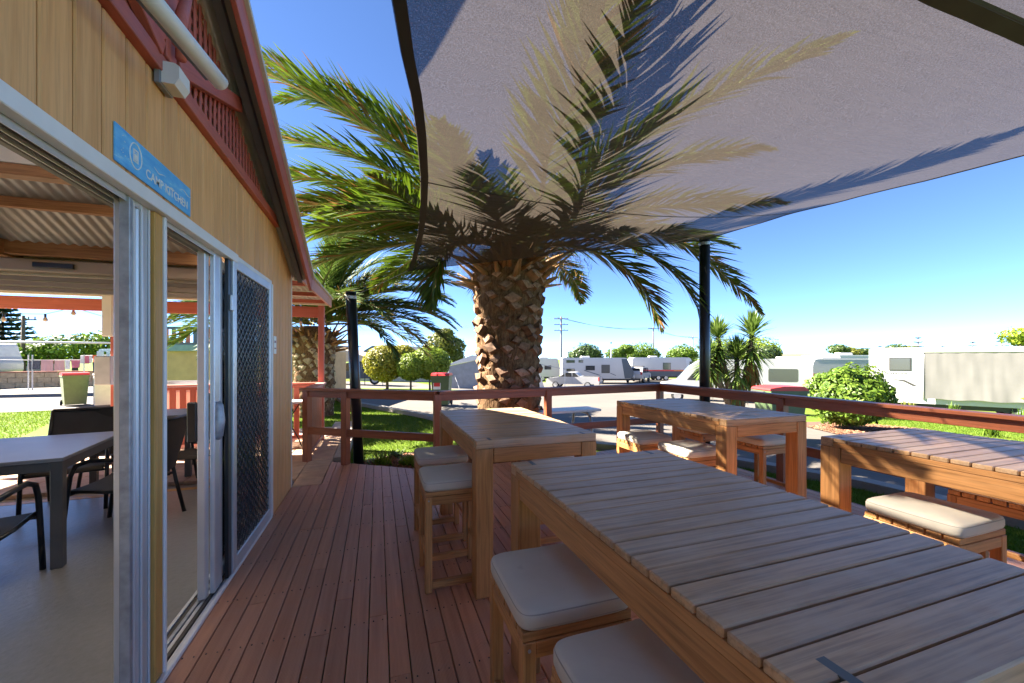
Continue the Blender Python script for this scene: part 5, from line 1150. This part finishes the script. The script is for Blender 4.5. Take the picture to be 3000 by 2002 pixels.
# ------------------------------------------------------------------ things seen through the doorway
lw = thing('limestone_wall', 'low limestone block wall with red capping across the road', 'wall', (0, 0, 0))
P, Q = Vector((-25.0, 26.55)), Vector((-9.0, 30.0)); d = (Q - P).normalized(); La = (Q - P).length; aw = math.atan2(d.y, d.x); nb_ = int(La / .52)
for r0 in range(3):
    for i in range(nb_):
        c = P + d * (.52 * (i + .5 + .5 * (r0 % 2))); ob('block', bbox(.508, .24, .255, 'limestone', .012), lw, (c.x, c.y, -.02 + .262 * r0), (0, 0, aw))
barob('capping', lw, (P.x, P.y, .672), (Q.x, Q.y, .672), .30, .06, 'limestone_cap')
def cloth_item(label, px, d_, ya, yb, wpx, mat, cat='towel', cut=None):
    u = (px - 1500) / 1170; x = (.3199 + u * .9475) * d_; y = (.9475 - u * .3199) * d_; zt = 1.4 + (1050 - ya) / 1170 * d_; zb = 1.4 + (1050 - yb) / 1170 * d_; wd = wpx / 1170 * d_
    mb = MB(); vs = []; N1, N2 = 8, 6
    for sd in (0, .018):
        for j in range(N2 + 1):
            for i in range(N1 + 1):
                xx_ = -wd / 2 + wd * i / N1; zz_ = zt - (zt - zb) * j / N2; tp_ = 1 - .1 * (j / N2) * (1 if cut else 0)
                vs.append((xx_ * tp_, sd + .03 * math.sin(i * 1.3 + px) * j / N2, zz_))
    o = (N1 + 1) * (N2 + 1); fs = []
    for j in range(N2):
        for i in range(N1): a = j * (N1 + 1) + i; fs += [(a, a + 1, a + N1 + 2, a + N1 + 1), (o + a + N1 + 1, o + a + N1 + 2, o + a + 1, o + a)]
    me_ = mb.add(vs, fs).mesh('cloth', mat, True); return tag(ob('hanging_' + cat, me_, None, (x, y, 0), (0, 0, YR)), label, cat)
D_ = 19.3
cloth_item('dark patterned towel on the clothes line, beside the grey post', 101, D_, 1056, 1083, 33, 'darkcloth'); cloth_item('wide plain pink towel on the clothes line next to the dark patterned one', 138, D_, 1055, 1088, 36, 'pinkcloth'); cloth_item('narrower plain pink towel in the middle of the clothes line', 174, D_, 1056, 1087, 28, 'pinkcloth')
cloth_item('small pale pink cloth on the clothes line', 197, D_, 1056, 1082, 14, 'whitecloth', 'cloth'); cloth_item('rose red cloth on the clothes line', 221, D_, 1055, 1078, 26, 'rosecloth', 'cloth'); cloth_item('pale mixed shirt hanging above the car roof', 243, D_, 1043, 1066, 15, 'whitecloth', 'shirt'); cloth_item('pink blouse hanging between two pale shirts', 254, D_, 1043, 1066, 12, 'rosecloth', 'shirt'); cloth_item('second pale shirt beside the orange one', 265, D_, 1043, 1064, 9, 'whitecloth', 'shirt'); cloth_item('bright orange shirt hanging on the line', 278, D_ - .1, 1041, 1062, 14, 'orangecloth', 'shirt'); cloth_item('dark trousers hanging below the orange shirt', 279, D_ - .3, 1062, 1091, 17, 'navycloth', 'trousers', True)
cl = thing('clothes_line', 'white-posted clothes line strung above the limestone wall', 'clothes line', (0, 0, 0))
def pt(px, py, d_): u = (px - 1500) / 1170; return ((.3199 + u * .9475) * d_, (.9475 - u * .3199) * d_, 1.4 + (1050 - py) / 1170 * d_)
for px in (83, 95, 246):
    a = pt(px, 1040, D_); m_ = MB(); m_.tube([(a[0], a[1], -.15), (a[0], a[1], a[2])], .025, 6); ob('post', m_.mesh('post', 'white'), cl)
m_ = MB(); m_.tube([pt(-60, 1053, D_ + .02), pt(80, 1055.5, D_ + .02), pt(238, 1055, D_ + .02), pt(330, 1042, D_ + .02)], .010, 5); ob('line', m_.mesh('line', 'white'), cl); m_ = MB(); m_.tube([pt(236, 1042.5, D_ + .03), pt(330, 1040.5, D_ + .03)], .010, 5); ob('line', m_.mesh('line', 'white'), cl)
pi = thing('rendered_pillar', 'short cream rendered pillar beside the sage bin', 'pillar', (-8.62, 16.95, -.15), R(30)); box('shaft', pi, -.24, .24, -.24, .24, 0, .98, 'offwhite', .01); box('cap', pi, -.26, .26, -.26, .26, .981, 1.03, 'white', .01); box('side_wall', pi, .245, 2.2, -.1, .1, 0, .9, 'limestone', .01)
for i, (px, pyb, d_) in enumerate([(294, 1178, 14.0), (317, 1168, 15.2), (338, 1163, 15.6)]):
    a = pt(px, pyb, d_); z1 = 1.4 + 20 / 1170 * d_
    bp = tag(ob('blue_post', bbox(.13 if i == 0 else .07, .13 if i == 0 else .07, z1 + .15, 'lightblue'), None, (a[0], a[1], (z1 - .15) / 2)), ['stout light blue post at the end of the cream wall', 'thin light blue post behind the stout one', 'thin light blue post close to the red verandah post'][i], 'post')
a = pt(294, 1032, 14.0); b = pt(345, 1030, 15.6); tag(ob('blue_rail', bbox((Vector(b) - Vector(a)).length, .08, .08, 'lightblue'), None, (Vector(a) + Vector(b)) / 2 + Vector((0, 0, .06)), (Vector(b) - Vector(a)).to_track_quat('X', 'Z').to_euler()), 'light blue rail joining the tops of the blue posts', 'rail')
caravan('dark grey and cream caravan at the far left behind the limestone wall', -21.8, 29.8, YR, 5.4, 2.35, lower='vangrey', wins=[(-1.5, -.5, 1.3, 1.8)], acx=0, name='caravan', body='offwhite')
house('pale cabin with low roof behind the far power pole', -33.0, 51.0, YR, 4.6, 4, 2.5, 3.1, 'brick_house', 'darkroof')
suv('white car mostly hidden behind the limestone wall below the laundry', -13.7, 31.2, YR + R(180))
tree('background_tree', 'spreading bright green tree beyond the laundry', -25.8, 46.7, 4.2, [(0, 0, 2.6, 2.6, 2.2, 1.2), (3.0, 0, 2.9, 2.8, 2.2, 1.3), (-3.4, 0, 1.9, 2.4, 2, 1.0), (6.0, 0, 2.6, 2.4, 2, 1.1)], .2, 1800, 'leaf_green', 300, .2)
norfolk('large dark tiered pine at the far left beyond the cabin', -35.6, 54.3, 7.4, 3.2, 99, 12)
p5, a5 = power_pole('dark power pole with lamp bracket beyond the limestone wall', 68, 34, 925, 1); m_ = MB(); m_.tube([(0, 0, 3.2), (-.6, 0, 3.5), (-.75, 0, 3.45)], .05, 6); ob('lamp_bracket', m_.mesh('lamp_bracket', 'galv'), p5)
# pale awning strip across the drive, its shade on the road
sa = thing('drive_awning', 'flat pale awning over the drive, its edge crossing the doorway view', 'awning', (0, 0, 0))
q = [Vector(pt(330, 1003, 17.2)), Vector((-19.5, 22.6, 2.10)), Vector((-19.5, 24.2, 2.2)), Vector((-9.6, 24.2, 2.12))]
m_ = MB(); m_.add(q + [v - Vector((0, 0, .05)) for v in q], [(0, 1, 2, 3), (7, 6, 5, 4), (0, 4, 5, 1), (1, 5, 6, 2), (2, 6, 7, 3), (3, 7, 4, 0)]); ob('canopy', fix(m_.mesh('canopy', 'white')), sa)
for v in q: m_ = MB(); m_.tube([(v.x, v.y, -.15), (v.x, v.y, v.z - .05)], .04, 8); ob('post', m_.mesh('post', 'tap_grey'), sa)
# neighbouring cabin and barbecue behind the picket fence
cb = thing('tan_cabin', 'tan rendered cabin with teal fascia and dark slatted top beyond the pickets', 'building', (-5.3, 14.5, -.15), YR)
box('wall', cb, -1.2, 3.2, 0, 3.5, 0, 1.78, 'tanwall', 0); box('fascia', cb, -1.3, 3.3, -.12, -.002, 1.76, 1.96, 'teal', .01); box('roof', cb, -1.3, 3.3, -.1, 3.6, 1.962, 2.02, 'darkroof', 0)
for i in range(21): box('screen_slat', cb, -1.2 + .215 * i, -1.1 + .215 * i, -.06, -.02, 2.021, 2.45, 'redpaint_z' if i % 3 else 'vangrey', 0)
box('screen_rail', cb, -1.3, 3.3, -.075, -.062, 2.42, 2.50, 'vangrey', 0)
bq = thing('barbecue', 'stainless steel barbecue bench behind the red picket fence', 'barbecue', (-3.15, 8.45, -.15), 0); box('cabinet', bq, -.75, .85, -.3, .35, 0, .98, 'offwhite', .01); box('bench_top', bq, -.8, .9, -.35, .4, .981, 1.03, 'steel', .005); box('hotplate', bq, -.4, .5, -.2, .25, 1.031, 1.07, 'vansilver', .01); box('splash_lip', bq, -.8, .9, .40, .42, .99, 1.14, 'steel', .004)

# ------------------------------------------------------------------ small plants, grass, mulch
def tuft(label, x, y, n, h, mat, seed, flower=0, sp=.15):
    r_ = random.Random(seed); t = thing('garden_plant', label, 'plant', (x, y, gz(x, y))); m_ = MB()
    for k in range(n):
        a = r_.uniform(0, 6.28); p = Vector((r_.gauss(0, sp * .4), r_.gauss(0, sp * .4), 0)); e = p + Vector((math.cos(a) * sp * r_.uniform(.2, 1.4), math.sin(a) * sp * r_.uniform(.2, 1.4), h * r_.uniform(.5, 1))); md = p.lerp(e, .5) + Vector((0, 0, h * .14)); wv = Vector((-math.sin(a), math.cos(a), 0)) * .010 * (1 + h)
        m_.add([p - wv, p + wv, md + wv, md - wv, e], [(0, 1, 2, 3), (3, 2, 4)])
    ob('leaves', m_.mesh('leaves', mat), t)
    for k in range(flower):
        m_ = MB(); p = Vector((r_.uniform(-.1, .1), r_.uniform(-.1, .1), h * r_.uniform(1.0, 1.25))); m_.tube([(p.x * .3, p.y * .3, 0), p], .008, 5); st = ob('stalk', m_.mesh('stalk', 'rachis'), t); m_ = MB()
        for q in range(9): a = q * .7; m_.add([p, p + Vector((math.cos(a) * .09, math.sin(a) * .09, .05)), p + Vector((math.cos(a + .6) * .09, math.sin(a + .6) * .09, .05)), p + Vector((0, 0, .08))], [(0, 1, 2), (1, 2, 3)])
        ob('flower', m_.mesh('flower', 'petal'), st)
for i, (x, y, n, h, m, f, lab) in enumerate([(16.8, 8.4, 60, .75, 'leaf_olive', 0, 'wispy olive grass clump in front of the lettered caravan'), (17.4, 7.6, 40, .7, 'leaf_green', 0, 'leafy clump with pale stems beside the wispy grass'), (17.7, 6.2, 40, .65, 'leaf_green', 2, 'small plant with orange flower heads before the privacy screen'), (15.3, 9.0, 40, .55, 'leaf_olive', 0, 'short olive tuft right of the round shrub'), (12.6, 4.9, 60, .35, 'leaf_green', 0, 'low leafy plant on the lawn beside the bark bed'), (13.4, 4.3, 60, .32, 'leaf_green', 0, 'second low leafy plant along the lawn edge'),
     (.05, 6.02, 60, .22, 'leaf_lime', 0, 'yellow-green weed tuft in the bark bed by the short pole'), (.42, 5.85, 60, .20, 'leaf_lime', 0, 'yellow-green weed tuft in the bark bed near the stools'), (.60, 5.62, 40, .16, 'leaf_lime', 0, 'little weed tuft at the deck edge'), (.30, 6.40, 40, .14, 'leaf_dark', 0, 'dark little weed at the back of the bark bed')]): tuft(lab, x, y, n, h, m, 400 + i, f)
# bark mulch chips
def chips(poly, n, seed, name):
    r_ = random.Random(seed); m_ = MB(); xs = [p[0] for p in poly]; ys = [p[1] for p in poly]
    def inside(x, y):
        c = False; j = len(poly) - 1
        for i in range(len(poly)):
            if ((poly[i][1] > y) != (poly[j][1] > y)) and x < (poly[j][0] - poly[i][0]) * (y - poly[i][1]) / (poly[j][1] - poly[i][1]) + poly[i][0]: c = not c
            j = i
        return c
    k = 0
    while k < n:
        x = r_.uniform(min(xs), max(xs)); y = r_.uniform(min(ys), max(ys))
        if not inside(x, y): continue
        k += 1; a = r_.uniform(0, 6.28); l = r_.uniform(.012, .035); ww = r_.uniform(.005, .012); z = gz(x, y) + .03 + r_.uniform(-.006, .02); tl = r_.uniform(-.4, .4)
        u_ = Vector((math.cos(a), math.sin(a), tl)) * l; v_ = Vector((-math.sin(a), math.cos(a), r_.uniform(-.4, .4))) * ww; p = Vector((x, y, z)); m_.add([p - u_ - v_, p + u_ - v_, p + u_ + v_, p - u_ + v_], [(0, 1, 2, 3)])
    return stuff(tag(ob(name, m_.mesh(name, 'chip')), 'loose bark mulch chips over the garden bed', 'mulch'))
M['chip'] = leafmat('bark_chip', (.14, .06, .035), (.38, .20, .12), 0.0, .9, .1)
chips([(-.2, 5.80), (.70, 5.10), (2.0, 5.25), (2.0, 6.3), (.4, 6.5), (-.2, 6.25)], 5000, 1, 'bark_mulch'); chips([(9.0, 5.6), (9.6, 5.0), (11.2, 5.0), (12.4, 5.9), (12.0, 7.4), (9.6, 6.7)], 5000, 2, 'bark_mulch')
def pip(poly, x, y):
    c = False; j = len(poly) - 1
    for i in range(len(poly)):
        if ((poly[i][1] > y) != (poly[j][1] > y)) and x < (poly[j][0] - poly[i][0]) * (y - poly[i][1]) / (poly[j][1] - poly[i][1]) + poly[i][0]: c = not c
        j = i
    return c
def grass(polys, n, h, seed, label, holes=(), wd=.0045):
    r_ = random.Random(seed); m_ = MB()
    for poly, frac in polys:
        xs = [p[0] for p in poly]; ys = [p[1] for p in poly]; k = 0
        while k < n * frac:
            x = r_.uniform(min(xs), max(xs)); y = r_.uniform(min(ys), max(ys)); k += 1
            if not pip(poly, x, y) or any(pip(q, x, y) for q in holes): continue
            z = gz(x, y) - .004; a = r_.uniform(0, 6.28); hh = h * r_.uniform(.5, 1.3); b = Vector((r_.gauss(0, .5) * hh, r_.gauss(0, .5) * hh, hh)); wv = Vector((math.cos(a), math.sin(a), 0)) * wd * r_.uniform(.7, 1.4); p = Vector((x, y, z))
            m_.add([p - wv, p + wv, p + b], [(0, 1, 2)])
    return stuff(tag(ob('grass', m_.mesh('grass', 'blade')), label, 'grass'))
lawnL = [(-.38, 6.2), (.0, 6.45), (.9, 6.85), (1.8, 7.0), (2.4, 6.9), (1.95, 7.9), (1.5, 9.1), (1.05, 10.4), (.3, 11.9), (-.5, 13.4), (-1.2, 14.8), (-1.7, 16.8), (-3, 17), (-3, 9.8), (-.38, 9.6)]
grass([(lawnL, 1.0)], 90000, .045, 5, 'short mown grass of the lawn beyond the railing', wd=.006)
grass([([(4.45, -1), (5.5, -1), (5.5, .4), (5.45, 2.2), (5.35, 3.1), (4.9, 4.1), (4.5, 4.9)], .5), ([(8.95, 2), (9.2, 4.8), (10.2, 6.0), (11.0, 4.8), (12.5, 6), (13, 9), (17, 11), (19, 6), (16, 1)], .9)], 60000, .05, 6, 'short mown grass strips beyond the side railing', wd=.006)
grass([([(-10.2, 15.2), (-8.4, 15.5), (-6.6, 10.4), (-3.7, 9.4), (-3.4, 8.0), (-8, 8.5), (-12, 12)], 1.0)], 40000, .05, 8, 'bright short grass seen through the kitchen doorway', wd=.008)
